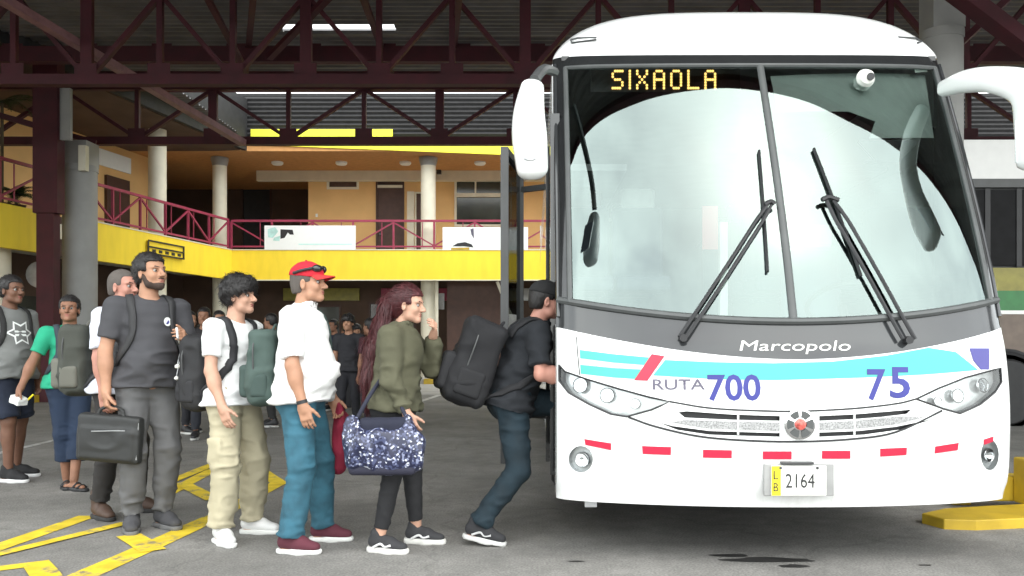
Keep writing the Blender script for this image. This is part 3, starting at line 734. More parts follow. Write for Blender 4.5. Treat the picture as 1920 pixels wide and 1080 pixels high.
wiper((1698, 640), (1552, 382), (1524, 282), (1612, 520), .036)
# mirrors
def loft(pts, rx, ry, up, n=20, cap=6):
    """smooth tube with an elliptical section that changes along its path, rounded ends"""
    def cm(vals): return [p.x for p in catmull([(v, 0, 0) for v in vals], 8)]
    P_ = catmull(pts, 8); A = cm(rx); B = cm(ry); m_ = len(P_); mb = MB(); vs = []; fs = []; rows_ = []
    for e in (0, 1):
        q, t_ = (P_[0], (P_[0]-P_[1]).normalized()) if not e else (P_[-1], (P_[-1]-P_[-2]).normalized()); k = 0 if not e else -1; r = min(A[k], B[k])*.8
        caps = [(q+t_*r*math.sin(a), max(math.cos(a), .03), k) for a in np.linspace(0, math.pi/2, cap)[1:]]
        if not e: rows_ = [(p, s_*A[0], s_*B[0], t_*-1) for p, s_, k in caps[::-1]]+[(P_[i], A[i], B[i], (P_[min(i+1, m_-1)]-P_[max(i-1, 0)]).normalized()) for i in range(m_)]
        else: rows_ += [(p, s_*A[-1], s_*B[-1], t_) for p, s_, k in caps]
    u = Vector(up)
    for p, a, b_, t_ in rows_:
        u = (u-t_*u.dot(t_)).normalized(); v = t_.cross(u)
        for k in range(n):
            c_, s_ = math.cos(2*math.pi*k/n), math.sin(2*math.pi*k/n); e = 2/2.8
            vs.append(p+u*(a*math.copysign(abs(c_)**e, c_))+v*(b_*math.copysign(abs(s_)**e, s_)))
    for i in range(len(rows_)-1):
        for k in range(n): fs.append((i*n+k, i*n+(k+1) % n, (i+1)*n+(k+1) % n, (i+1)*n+k))
    fs += [tuple(range(n-1, -1, -1)), tuple(range((len(rows_)-1)*n, len(rows_)*n))]
    return MB().add(vs, fs).mesh(smooth='all')
pt = [P(998, 166, 4.72), P(992, 215, 4.70), P(993, 260, 4.69), P(998, 318, 4.68)]
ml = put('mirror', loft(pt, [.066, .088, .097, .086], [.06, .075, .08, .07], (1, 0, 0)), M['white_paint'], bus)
c2 = P(994, 303, 4.69); mb = MB().lathe((0, 0, 0), [(.032, 0), (.032, .01), (.024, .016), (.002, .017)], 18)
mb.v = [(c2.x+v[0]*1.1, c2.y-.075-v[2], c2.z+v[1]*.42) for v in mb.v]; put('mirror_lamp', mb.mesh(smooth=True), M['silver'], ml)
tb('mirror_arm', M['dark_grey'], ml, [P(1002, 150, 4.76), P(1020, 130, 5.0), P(1040, 135, 5.5)], .03)
bx('mirror_glass', M['chrome'], ml, pt[1].x-.065, pt[1].y+.078, pt[3].z+.02, pt[1].x+.065, pt[1].y+.083, pt[1].z+.03)
ar = [P(1772, 166, 5.45), P(1812, 153, 5.25), P(1865, 150, 5.05), P(1925, 168, 4.9), P(1950, 222, 4.82), P(1952, 300, 4.80)]
mr = put('mirror', loft(ar, [.05, .068, .078, .105, .145, .135], [.05, .06, .065, .07, .075, .07], (0, 0, 1)), M['white_paint'], bus)
bx('mirror_glass', M['chrome'], mr, ar[5].x-.1, ar[5].y+.078, ar[5].z+.0, ar[5].x+.1, ar[5].y+.083, ar[4].z)
# the entry door, swung out in front of the steps
d0, d1 = Vector((-.20, 5.95, 0)), Vector((-.10, 6.65, 0)); dr = br('entry_door', M['dark_grey'], bus, d0+Vector((0, 0, .42)), d0+Vector((0, 0, 2.62)), .055, .055)
br('door_post', M['dark_grey'], dr, d1+Vector((0, 0, .42)), d1+Vector((0, 0, 2.62)), .05, .05)
for z in (.44, 1.25, 2.60): br('door_rail', M['dark_grey'], dr, d0+Vector((0, 0, z)), d1+Vector((0, 0, z)), .045, .05)
v = [d0+Vector((0, 0, 1.25)), d1+Vector((0, 0, 1.25)), d1+Vector((0, 0, 2.6)), d0+Vector((0, 0, 2.6))]; put('door_glass', MB().add(v, [(0, 1, 2, 3)]).mesh(fix=False), M['glass_dark'], dr)
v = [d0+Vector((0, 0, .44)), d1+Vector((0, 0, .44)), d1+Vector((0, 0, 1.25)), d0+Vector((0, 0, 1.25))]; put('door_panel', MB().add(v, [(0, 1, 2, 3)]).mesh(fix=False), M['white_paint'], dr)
br('door_hinge', M['dark_grey'], dr, d1+Vector((0, 0, 2.45)), Vector((BX-HW, 6.5, 2.45)), .04); br('door_hinge', M['dark_grey'], dr, d1+Vector((0, 0, .7)), Vector((BX-HW, 6.5, .7)), .04)
br('door_jamb', M['black_gloss'], bus, (BX-HW+.01, 5.60, .40), (BX-HW+.01, 5.60, 2.75), .06, .1); br('door_jamb', M['black_gloss'], bus, (BX-HW-.01, 6.5, .36), (BX-HW-.01, 6.5, 2.75), .05, .07)
M['cladding'] = mat('dark corrugated cladding', (.014, .0135, .0145), .7, var=.3)
# ------------------------------------------------------------------ canopy: roof, trusses, columns
ZR = 7.75; YF = 3.7; YB = 21.6
can = thing('canopy_roof', 'dark corrugated metal roof over the bus bays with bright slits between its sheets', 'roof', (0, 5.2, 0))
def ztr_(py, Y): return CH+(VY-py)*Y/FPX
def corrug(y0, y1, x0=-19, x1=22, z=ZR, per=.22, amp=.045):
    vs = []; fs = []; n = int((y1-y0)/per)*4
    for i in range(n+1):
        y = y0+(y1-y0)*i/n; zz = z+amp*(1 if i % 4 in (1, 2) else 0); vs += [(x0, y, zz), (x1, y, zz)]
    for i in range(n): fs.append((2*i, 2*i+1, 2*i+3, 2*i+2))
    return put('roof_sheet', MB().add(vs, fs).mesh(fix=False), M['roof'], can)
corrug(YF, 10.0, z=ZR-.12); corrug(9.9, 17.2, z=ZR-.06)
corrug(17.1, 18.0, -19, -5.2); corrug(17.1, 18.0, -2.85, 22); corrug(17.1, 17.34, -5.2, -2.85); corrug(17.68, 18.0, -5.2, -2.85)
corrug(17.9, YB, z=ZR+.1); corrug(YB-.1, 27.0, -24, -9.35, z=ZR+.18); corrug(12, YB, -24, -18.9, z=ZR+.1)
for y in (7.5, 10, 12.5, 18.6, 20.3):
    br('purlin', M['maroon'], can, (-19, y, ZR-.09), (22, y, ZR-.09), .08, .14)
bx('roof_edge_beam', M['maroon'], can, -19, YF-.12, ZR-.35, 22, YF, ZR+.25)
br('purlin', M['maroon'], can, (-9.5, 21.9, ztr_(171, 21.9)), (22, 21.9, ztr_(171, 21.9)), .05, .05)
bx('roof_edge_beam', M['maroon'], can, -19, YB, ZR-.05, 22, YB+.12, ZR+.2)
def truss(label, Y, zb, zt, x0, step, n, ch=.22, posts=None, dg=.11, flip=0):
    t = thing('roof_truss', label, 'truss', (0, Y, zb), 0, 'maroon steel trusses carrying the roof')
    x1 = x0+n*step
    br('chord', M['maroon'], t, (x0, Y, zb), (x1, Y, zb), .2, ch); br('chord', M['maroon'], t, (x0, Y, zt), (x1, Y, zt), .16, .16)
    for i in range(n+1):
        x = x0+i*step; br('post', M['maroon'], t, (x, Y, zb+ch/2), (x, Y, zt-.08), .10 if i % 3 else .2, .10)
        if Y > 12: put('gusset_plate', MB().box(x-.2, Y-.065, zb+ch/2-.06, x+.2, Y-.052, zb+ch/2+.2).mesh(), M['maroon'], t)
        if i < n:
            a, b = (zb+ch/2, zt-.08) if (i+flip) % 2 else (zt-.08, zb+ch/2)
            br('diagonal', M['maroon'], t, (x+.05, Y+.03, a), (x+step-.05, Y+.03, b), dg, .08)
    return t
def ztr(py, Y): return CH+(VY-py)*Y/FPX
tA = truss('long maroon roof truss whose thick lower beam crosses above the yellow balcony', 20.0, ztr(265, 20), ztr(163, 20), P(-450, 0, 20).x, 1.77, 23, .18)
tB = truss('middle maroon roof truss with its lower beam level with the coach roof', 15.2, ztr(151, 15.2), 7.5, P(-110, 0, 15.2).x-5.2, 1.3, 22, .18, flip=1)
tC = truss('maroon truss just in front of the long one, second from the back', 17.2, ztr(110, 17.2), 7.15, P(-150, 0, 17.2).x-2.6, 1.5, 20, .17)
tD = truss('nearest maroon truss over the coach, mostly above the picture', 10.5, 6.0, 7.5, -10.5, 1.5, 16, .16, flip=1)
def brace(label, a, b, w_, m='maroon'):
    o = br('roof_brace', M[m], None, a, b, w_, w_*.8); tag(o, label, 'brace', 'loose steel braces under the roof'); return o
M['dusty'] = mat('dusty maroon steel', (.24, .12, .125), .5, var=.2)
brace('long dusty diagonal brace descending across the upper left to the lower beam', P(-60, -40, 13.2), P(456, 268, 19.75), .17, 'dusty')
brace('thin brace leaning behind the long dusty one at upper left', P(380, -20, 14), P(455, 120, 17), .10)
brace('steep brace rising from the beam near the left slits', P(505, 108, 16.8), P(640, -30, 14.4), .12)
brace('heavy brace at the upper right corner running down to the right', P(1760, -40, 12), P(1960, 110, 12.5), .26)
brace('thinner crossing brace at the upper right behind the mirror arm', P(1770, 110, 13), P(1930, -40, 12.6), .12)
brace('maroon brace sloping from the left edge down to the grey column', P(-40, 205, 19), P(180, 268, 19.7), .14)
for px in (480, 660, 866):
    brace('longitudinal tie running back between the trusses above the balcony, '+{480: 'leftmost', 660: 'middle', 866: 'rightmost'}[px]+' of three', P(px, -60, 13.0), P(px+{480: -20, 660: 78, 866: -20}[px], 150, 19.9), .11)
bx_ = lambda *a, **k: bx(*a, **k)
def gcol(label, px, Y, r, z1, zc, cat='column', group='round grey columns under the roof'):
    t = thing('roof_column', label, cat, (P(px, 0, Y).x, Y, 0), 0, group); x = t.location.x
    put('shaft', MB().lathe((x, Y, 0), [(r, 0), (r, z1-.01)], 32).mesh(smooth=True), M['col_grey'], t)
    put('collar', MB().lathe((x, Y, 0), [(r*1.05, z1-.01), (r*1.05, z1+.12)], 32).mesh(smooth=True), M['col_grey'], t)
    bx('column_head', M['col_grey'], t, x-r*.8, Y-r*.8, z1+.12, x+r*.8, Y+r*.8, zc)
    return t
gc = gcol('thick grey round column in front of the left balcony under the long truss', 150, 19.3, .36, ztr(322, 19.3), ztr(268, 19.3)+.0)
tb('drain_pipe', M['col_grey'], gc, [(gc.location.x-.42, 19.1, 0), (gc.location.x-.42, 19.1, 5.0)], .07, smooth=False)
bx('column_plate', M['cream'], gc, gc.location.x+.20, 18.85, ztr(322, 19), gc.location.x+.36, 19.0, ztr(275, 19))
gcol('grey roof column rising behind the right side of the coach roof', 1766, 13.0, .30, ztr(75, 13), 7.7)
ms = thing('steel_column', 'dark maroon steel column at far left beside the grey round one', 'column', (P(88, 0, 18.4).x, 18.4, 0))
bx('shaft', M['maroon'], ms, P(66, 0, 18.4).x, 18.3, ztr(400, 18.4), P(112, 0, 18.4).x, 18.6, 7.6)
bx('shaft_plinth', M['maroon'], ms, P(72, 0, 18.4).x, 18.32, 0, P(104, 0, 18.4).x, 18.58, ztr(401, 18.4))
bx('side_plate', M['col_grey'], ms, P(114, 0, 18.5).x, 18.4, ztr(262, 18.4), P(136, 0, 18.5).x, 18.5, ztr(165, 18.4))

# ------------------------------------------------------------------ terminal building
bd = thing('terminal_building', 'two storey terminal building with yellow balcony bands and apricot walls', 'building', (-10, 28, 0))
XL, Y0, XR = -9.98, 28.0, 26.0
ZB0, ZB1, ZF, ZC = 3.35, 4.31, 4.12, 7.5
def walls(m, y, t, x0, x1, z0, z1, ops, name='wall'):
    """wall in a plane of constant y with rectangular openings (x0,x1,z0,z1)"""
    xs = sorted({x0, x1} | {a for o in ops for a in o[:2]}); mb = MB()
    for a, b in zip(xs, xs[1:]):
        cut = sorted([(o[2], o[3]) for o in ops if o[0] <= a+1e-6 and o[1] >= b-1e-6]); z = z0
        for lo, hi in cut:
            if lo > z+1e-4: mb.box(a, y, z, b, y+t, lo)
            z = hi
        if z < z1-1e-4: mb.box(a, y, z, b, y+t, z1)
    return put(name, mb.mesh(), M[m], bd)
def X(px, Y): return (px-VX)*Y/FPX
def Zp(py, Y): return CH-(py-VY)*Y/FPX
bx('balcony_band', M['yellow'], bd, XL-.05, Y0-.15, ZB0, XR, Y0, ZB1)
bx('band_capping', M['cream'], bd, XL-.05, Y0-.17, ZB1, XR, Y0+.02, ZB1+.03); bx('band_edge', M['cream'], bd, XL-.05, Y0-.16, ZB0-.03, XR, Y0, ZB0)
bx('floor_slab', M['cream'], bd, XL-3, Y0, ZF-.35, XR, 36, ZF)
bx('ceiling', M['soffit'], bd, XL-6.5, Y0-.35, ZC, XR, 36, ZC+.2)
# fascia whose lower edge drops a little to the right
fx0, fx1 = X(468, 27.6), 7.0
v = [(fx0, 27.6, ZC+.20), (fx1, 27.6, ZC-.44), (fx1, 27.6, 7.9), (fx0, 27.6, 7.9)]; v += [(a, 27.66, c_) for a, b, c_ in v]
put('roof_fascia', MB().add(v, [(0, 1, 2, 3), (7, 6, 5, 4), (0, 4, 5, 1), (1, 5, 6, 2), (2, 6, 7, 3), (3, 7, 4, 0)]).mesh(), M['fascia_y'], bd)
bx('fascia_upstand', M['fascia_y'], bd, X(470, 27.6), 27.6, 7.902, X(736, 27.6), 27.66, 8.2)
vs = []; fs = []; n_ = 20
for i in range(n_+1):
    z_ = 7.85+1.43*i/n_; y_ = 27.72-(.05 if i % 2 else 0); vs += [(XL-14, y_, z_), (XR, y_, z_)]
for i in range(n_): fs.append((2*i, 2*i+1, 2*i+3, 2*i+2))
put('roof_cladding', MB().add(vs, fs).mesh(fix=False), M['cladding'], bd)
bx('roof_deck', M['cladding'], bd, XL-14, 27.74, 9.3, XR, 36.2, 9.4)
bx('ceiling_beam', M['cream'], bd, XL, 30.75, ZC-.36, XR, 31.0, ZC)
YW = 31.0
o_vent = (X(613, YW), X(673, YW), Zp(355, YW), Zp(332, YW)); o_door = (X(705, YW), X(758, YW), ZF, Zp(338, YW)); o_door2 = (X(778, YW), X(792, YW), ZF, Zp(360, YW)); o_win = (X(852, YW), X(960, YW), Zp(425, YW), Zp(334, YW))
walls('orange', YW, .2, X(578, YW), XR, ZF, ZC, [o_vent, o_door, o_door2, o_win], 'upper_wall')
def framed(name, o, y, mf, mp, fw=.07, bars=(), pane='pane', ww=True):
    f = put(name, MB().box(o[0], y-.04, o[2], o[0]+fw, y+.1, o[3]).box(o[1]-fw, y-.04, o[2], o[1], y+.1, o[3]).box(o[0]+fw, y-.04, o[3]-fw, o[1]-fw, y+.1, o[3]).box(o[0]+fw, y-.04, o[2], o[1]-fw, y+.1, o[2]+fw).mesh(), mf, bd)
    bx(pane, mp, f, o[0]+fw, y+.05, o[2]+fw, o[1]-fw, y+.07, o[3]-fw)
    for b in bars: bx('bar', mf, f, *b)
    return f
M['window_d'] = mat('dark window', (.05, .055, .045), .12, var=.3, vs=1.)
M['vent_d'] = mat('louvre brown', (.10, .05, .03), .6)
framed('vent_window', o_vent, YW, M['cream'], M['vent_d'], .08)
dz = Zp(352, YW)
d = framed('door', o_door, YW, M['door_brown'], M['door_brown'], .06, pane='door_leaf')
bx('transom', M['cream'], d, o_door[0]+.06, YW-.05, dz, o_door[1]-.06, YW+.04, dz+.09); put('handle', MB().box(o_door[0]+.12, YW+.0, 5.2, o_door[0]+.18, YW+.05, 5.35).mesh(), M['chrome'], d)
d2 = framed('door', o_door2, YW, M['cream'], M['door_brown'], .05, pane='door_leaf'); bx('door_jamb', M['cream'], d2, X(764, YW), YW-.12, ZF, X(777, YW), YW-.0, Zp(360, YW))
wz = Zp(366, YW)
framed('window', o_win, YW, M['cream'], M['window_d'], .08, [(o_win[0]+.08, YW-.05, wz-.07, o_win[1]-.08, YW+.04, wz+.07), (X(890, YW), YW-.03, wz+.07, X(893, YW), YW+.04, o_win[3]-.08)])
bx('light_switch', M['banner'], bd, X(592, YW), YW-.03, Zp(407, YW), X(596, YW), YW-.002, Zp(401, YW))
bx('ceiling_lamp', M['ink'], bd, X(825, YW)-.08, YW-.4, ZC-.14, X(825, YW)+.08, YW-.25, ZC)
# recessed corridor behind the corner
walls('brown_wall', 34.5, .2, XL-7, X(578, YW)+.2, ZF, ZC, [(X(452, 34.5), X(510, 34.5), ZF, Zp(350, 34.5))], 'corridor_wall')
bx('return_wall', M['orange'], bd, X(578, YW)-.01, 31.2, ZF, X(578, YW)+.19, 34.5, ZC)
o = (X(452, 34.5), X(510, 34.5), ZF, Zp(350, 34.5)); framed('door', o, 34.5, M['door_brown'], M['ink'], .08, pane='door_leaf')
def bcol(px, Y, r, z0, z1, cap=True, base=0.):
    x = X(px, Y); c_ = put('column', MB().lathe((x, Y, 0), [(r, z0), (r, z1)], 28).mesh(smooth=True), M['cream'], bd)
    if cap: put('capital', MB().lathe((x, Y, 0), [(r*1.02, z1-.28), (r*1.25, z1-.08), (r*1.25, z1-.004)], 28).mesh(smooth=True), M['col_grey'], c_)
    return c_
bcol(803, 28.6, .25, ZF, ZC-.01); bcol(803, 28.6, .25, .15, ZF-.36); bcol(412, 28.6, .23, ZF, ZC-.01); bcol(412, 28.6, .23, .15, ZF-.36)
# ground floor
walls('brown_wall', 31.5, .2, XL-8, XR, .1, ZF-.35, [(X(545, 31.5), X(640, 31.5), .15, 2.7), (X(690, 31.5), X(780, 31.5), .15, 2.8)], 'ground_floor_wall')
bx('shop_interior', M['ink'], bd, X(540, 31.5), 31.75, .1, X(790, 31.5), 31.8, 3.0)
framed('shop_door', (X(545, 31.5), X(640, 31.5), .15, 2.7), 31.5, M['door_brown'], M['window_d'], .08); framed('shop_window', (X(690, 31.5), X(780, 31.5), .15, 2.8), 31.5, M['door_brown'], M['window_d'], .08)
bx('kiosk_wall', M['door_brown'], bd, X(838, 28.9), 28.9, .15, X(945, 28.9), 29.1, ZF-.36)
bx('notice_board', M['pole_grey'], bd, X(819, 29.3), 29.3, Zp(580, 29.3), X(833, 29.3), 29.34, Zp(550, 29.3))
br('stair_rail', M['cream'], bd, P(932, 528, 28.3), P(962, 600, 28.3), .14, .1)
bx('rear_wall', M['brown_wall'], bd, XL-14, 36, 0, XR, 36.2, 9.2)
pav = bx('pavement', M['concrete'], None, XL-4, 26.6, 0, XR, 36, .15); tag(pav, kind='structure')
ky = bx('pavement_kerb', M['kerb_y'], None, X(795, 26.5), 26.42, 0, X(850, 26.5), 26.6, .17); tag(ky, kind='structure')
ap = paint('concrete_apron', [(X(470, 26), 20.8), (X(1060, 20), 20.8), (14, 26.4), (XL+.5, 26.4)], M['concrete'], .006, world=True)
# left wing, running towards the camera
dv = Vector((-.178, -1, 0)).normalized(); nv = Vector((-dv.y*-1, 0, 0)); nv = Vector((dv.y, -dv.x, 0)); nv = nv if nv.x < 0 else -nv
C0 = Vector((XL, Y0, 0))
def Wp(t, n=0., z=0.): return C0+dv*t+nv*n+Vector((0, 0, z))
def wbox(name, m, t0, t1, n0, n1, z0, z1, parent=bd):
    vs = [Wp(t, n, z) for z in (z0, z1) for t, n in ((t0, n0), (t1, n0), (t1, n1), (t0, n1))]
    return put(name, MB().add(vs, [(3,2,1,0),(4,5,6,7),(0,1,5,4),(1,2,6,5),(2,3,7,6),(3,0,4,7)]).mesh(), M[m] if isinstance(m, str) else m, parent)
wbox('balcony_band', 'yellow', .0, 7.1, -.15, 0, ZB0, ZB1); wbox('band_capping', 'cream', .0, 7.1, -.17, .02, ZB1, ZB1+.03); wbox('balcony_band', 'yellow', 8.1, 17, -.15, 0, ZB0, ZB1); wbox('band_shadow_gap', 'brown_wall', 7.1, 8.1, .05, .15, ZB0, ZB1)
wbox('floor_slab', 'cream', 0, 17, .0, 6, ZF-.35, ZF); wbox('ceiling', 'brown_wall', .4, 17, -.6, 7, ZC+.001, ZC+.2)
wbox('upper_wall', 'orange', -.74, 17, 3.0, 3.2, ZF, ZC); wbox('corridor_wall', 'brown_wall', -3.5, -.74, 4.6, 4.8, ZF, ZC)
wbox('door', 'door_brown', 1.0, 2.1, 2.9, 3.0, ZF, 6.5)
wbox('dark_eave_sheet', 'cladding', .2, 17, -.75, -.62, 7.52, 9.2)  # added dark sheet, stands in for the shade above the wing balcony
wbox('sky_gap_sheet', 'banner', .9, 2.6, 2.93, 2.98, ZC-.75, ZC-.25)  # white sheet painted for the bright sky showing between roof and wall
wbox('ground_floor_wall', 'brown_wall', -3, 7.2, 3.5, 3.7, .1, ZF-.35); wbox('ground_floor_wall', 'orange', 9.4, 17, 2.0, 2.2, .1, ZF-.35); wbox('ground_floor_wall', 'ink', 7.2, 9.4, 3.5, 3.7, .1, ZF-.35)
wbox('shop_door', 'door_brown', .6, 2.2, 3.42, 3.5, .15, 2.5); wbox('shop_window', M['window_d'], 3.0, 6.2, 3.42, 3.5, 1.0, 2.6)
def wcol(t, n, r, z0, z1):
    p = Wp(t, n); return put('column', MB().lathe((p.x, p.y, 0), [(r, z0), (r, z1)], 28).mesh(smooth=True), M['cream'], bd)
wcol(3.2, .45, .25, ZF, ZC); wcol(3.2, .45, .25, .15, ZF-.36); wcol(9.0, .5, .25, .15, ZF-.36)
wbox('outer_wall', 'brown_wall', -8, 18, 7.2, 7.4, 0, 9)
wp = wbox('pavement', 'concrete', -1.2, 17, -.9, 6, 0, .149, None); tag(wp, kind='structure')
wk = wbox('pavement_kerb', 'kerb_y', 4, 17, -1.08, -.9, 0, .16, None); tag(wk, kind='structure')
# framed name board on the band of the wing
sb = thing('wall_sign', 'black framed board fixed on the yellow band above the bearded man', 'sign', Wp(3.4, -.2, 3.6))
wbox('board', 'yellow', 2.9, 4.6, -.20, -.16, 3.75, 4.10, sb)
for z in (3.75, 3.93, 4.10): wbox('frame_bar', 'ink', 2.9, 4.6, -.235, -.205, z-.02, z+.02, sb)
for t in (2.9, 4.58): wbox('frame_bar', 'ink', t, t+.05, -.235, -.205, 3.77, 4.08, sb)
for i in range(5): wbox('letter_block', 'ink', 3.05+i*.3, 3.2+i*.3, -.215, -.202, 3.80, 3.88, sb)
# railings
def railing(label, pts, z0, zt, step, group='raspberry balcony railings'):
    a, b = pts; L = (b-a).length; d = (b-a)/L; r = thing('balcony_railing', label, 'railing', a, 0, group); m = M['rail_red']
    up = Vector((0, 0, 1)); br('top_rail', m, r, a+up*zt, b+up*zt, .07, .07); br('bottom_rail', m, r, a+up*(z0+.10), b+up*(z0+.10), .05, .05)
    n = max(1, round(L/step)); s = L/n
    for i in range(n+1): br('post', m, r, a+d*(i*s)+up*z0, a+d*(i*s)+up*(zt-.03), .06, .06)
    for i in range(n):
        p, q = a+d*(i*s), a+d*((i+1)*s)
        if i % 2: p, q = q, p
        br('diagonal', m, r, p+up*(zt-.05), q+up*(z0+.12), .045, .045)
        mid = (p+q)/2
        if s > 1: br('baluster', m, r, mid+up*(z0+.12)+d*.28, mid+up*(zt-.05)+d*.28, .025, .025)
    return r
railing('raspberry railing with zigzag bars along the left wing balcony', (Wp(.15, -.05), Wp(7.0, -.05)), ZB1+.03, 5.30, 1.14)
railing('raspberry railing stretch at the far left above the shaded band', (Wp(8.2, -.05), Wp(16.5, -.05)), ZB1+.03, 5.30, 1.4)
railing('raspberry railing across the front balcony behind the white banners', (Vector((XL+.1, Y0-.07, 0)), Vector((14, Y0-.07, 0))), ZB1+.03, 5.28, 1.3)
def banner(label, x0, x1, y0, y1, prints):
    Yb = Y0-.16; b = thing('banner', label, 'banner', P((x0+x1)/2, y1, Yb), 0, 'white banners on the railing')
    bx('sheet', M['banner'], b, X(x0, Yb), Yb-.012, Zp(y1, Yb), X(x1, Yb), Yb, Zp(y0, Yb))
    for nm, m, pp in prints:
        me = MB().add([(X(a, Yb), Yb-.016, Zp(c_, Yb)) for a, c_ in pp], [tuple(range(len(pp)))]).mesh(fix=False)
        put(nm, me, M[m], b)
    return b
banner('white banner with teal scribble and dark figure, left of the balcony door', 496, 667, 423, 468,
       [('print', 'teal_print', [(502, 430), (516, 426), (522, 434), (512, 446), (503, 445)]), ('print', 'teal_print', [(514, 446), (526, 442), (524, 452), (512, 451)]), ('print', 'ink', [(526, 430), (549, 431), (551, 440), (544, 440), (540, 436), (534, 446), (526, 448)]), ('print', 'pale_aqua', [(560, 457), (660, 457), (660, 459), (560, 459)])])
banner('white banner with dark figures and yellow foot near the coach mirror', 830, 990, 426, 469,
       [('print', 'ink', [(848, 462), (858, 456), (872, 454), (884, 458), (888, 464), (870, 462)]), ('print', 'kerb_y', [(846, 465), (880, 464), (880, 468.6), (846, 468.6)]), ('print', 'grey_st', [(882, 430), (888, 428), (889, 448), (884, 440)])])
tb('down_pipe', M['cream'], bd, [(X(818, 28.2), 28.3, .15), (X(818, 28.2), 28.3, 4.1)], .06, smooth=False)
tb('cable', M['ink'], bd, [(X(440, 27.8), 27.82, 3.9), (X(560, 27.8), 27.80, 3.84), (X(700, 27.8), 27.80, 3.9), (X(950, 27.8), 27.80, 3.85)], .012, n=5) if False else None
for px in (520, 640, 760, 900): put('ceiling_light', MB().lathe((X(px, 29.3), 29.3, ZC), [(.16, -.10), (.2, -.06), (.2, -.002)], 16).mesh(smooth=True), M['banner'], bd)
for px in (600, 720): bx('wall_notice', M['banner'], bd, X(px, 31.4)-.25, 31.44, 1.5, X(px, 31.4)+.1, 31.49, 2.0)
for i_, (xa, xb) in enumerate(((-9.2, -6.4), (-5.6, -2.4), (-1.6, 1.4))): bx('shop_sign_board', M[('b2_olive', 'rail_red', 'pole_grey')[i_]], bd, xa, 31.38, 2.85, xb, 31.49, 3.3)
# plants on the far left balcony
def plant(label, c_, h, n, L, seed, group='potted plants on the balcony'):
    r = random.Random(seed); p = thing('potted_palm', label, 'plant', c_, 0, group)
    put('pot', MB().lathe(c_, [(.14, 0), (.2, .3), (.21, .32)], 16).mesh(smooth=True), M['door_brown'], p)
    br('stem', M['bark'], p, c_+Vector((0, 0, .2)), c_+Vector((0, 0, h)), .05)
    for k in range(n):
        a = k*2.4+r.random(); el = r.uniform(.1, 1.0); mb = MB(); pts = []
        for j in range(7):
            s = j/6; pts.append(c_+Vector((math.cos(a)*L*s*math.cos(el*(1-s*.3)), math.sin(a)*L*s*math.cos(el*(1-s*.3)), h+L*(s*math.sin(el)-.55*s*s))))
        for j in range(1, 7):
            d = (pts[j]-pts[j-1]).normalized(); sd = d.cross(Vector((0, 0, 1))).normalized()
            for q in (0, .5):
                for sg in (-1, 1):
                    b0 = pts[j-1].lerp(pts[j], q); ln = L*.28*(1.1-j/8)
                    tip = b0+sd*sg*ln+d*ln*.6-Vector((0, 0, ln*.25)); mb.add([b0-d*.02, b0+d*.03, tip], [(0, 1, 2)])
        mb.tube(pts, .008, n=4, smooth=False); put('frond', mb.mesh(fix=False), M['leaf'], p)
plant('tall potted palm with drooping fronds at the far left above the railing', Wp(8.9, .5, ZF), 2.6, 11, 1.1, 3)
plant('low bushy potted plant on the balcony below the tall palm', Wp(8.6, .4, ZF), .55, 16, .65, 5)
# things under the wing
fan = thing('wall_fan', 'pale grey fan housing hanging under the balcony at far left', 'fan', P(75, 520, 19.6))
f0 = P(75, 515, 19.6); put('housing', MB().lathe(f0, [(.12, -.1), (.3, -.05), (.32, .05), (.2, .12)], 20, 'y').mesh(smooth=True), M['pole_grey'], fan); br('bracket', M['pole_grey'], fan, f0+Vector((.05, .1, .25)), f0+Vector((.1, .2, .9)), .05)
ps = thing('service_post', 'slim cream post standing under the left balcony', 'post', G(92, 740)); b0 = P(98, 0, 19.8).x
bx('shaft', M['cream'], ps, b0-.06, 19.75, 0, b0+.06, 19.87, 3.7); bx('foot_plate', M['dark_grey'], ps, b0-.14, 19.68, 0, b0+.14, 19.94, .03)
# yellow steel stop at the right of the coach
st = thing('wheel_stop', 'yellow painted steel wheel stop with upright bar beside the coach', 'barrier', (3.1, 6.1, 0))
pts = [G(1728, 962, .07), G(1770, 953, .07), G(1850, 948, .07), G(1930, 944, .07), G(1990, 950, .07), G(1990, 968, .07), G(1900, 972, .07), G(1830, 975, .07), G(1770, 973, .07)]
vs = pts+[Vector((p.x, p.y, 0)) for p in pts]; n_ = len(pts)
put('base_plate', MB().add(vs, [tuple(range(n_))]+[(i, (i+1) % n_, n_+(i+1) % n_, n_+i) for i in range(n_)]).mesh(bevel=.008), M['kerb_y'], st)
bx('cross_bar', M['kerb_y'], st, 3.22, 6.45, .06, 4.2, 6.62, .25, .012); bx('upright', M['kerb_y'], st, 3.62, 6.28, .06, 3.76, 6.44, .40, .012); bx('bar_foot', M['kerb_y'], st, 3.25, 6.62, 0, 3.4, 7.0, .2, .01)
M['coach_glass'] = mat('coach window', (.008, .008, .009), .45, var=.3, ior=1.2)
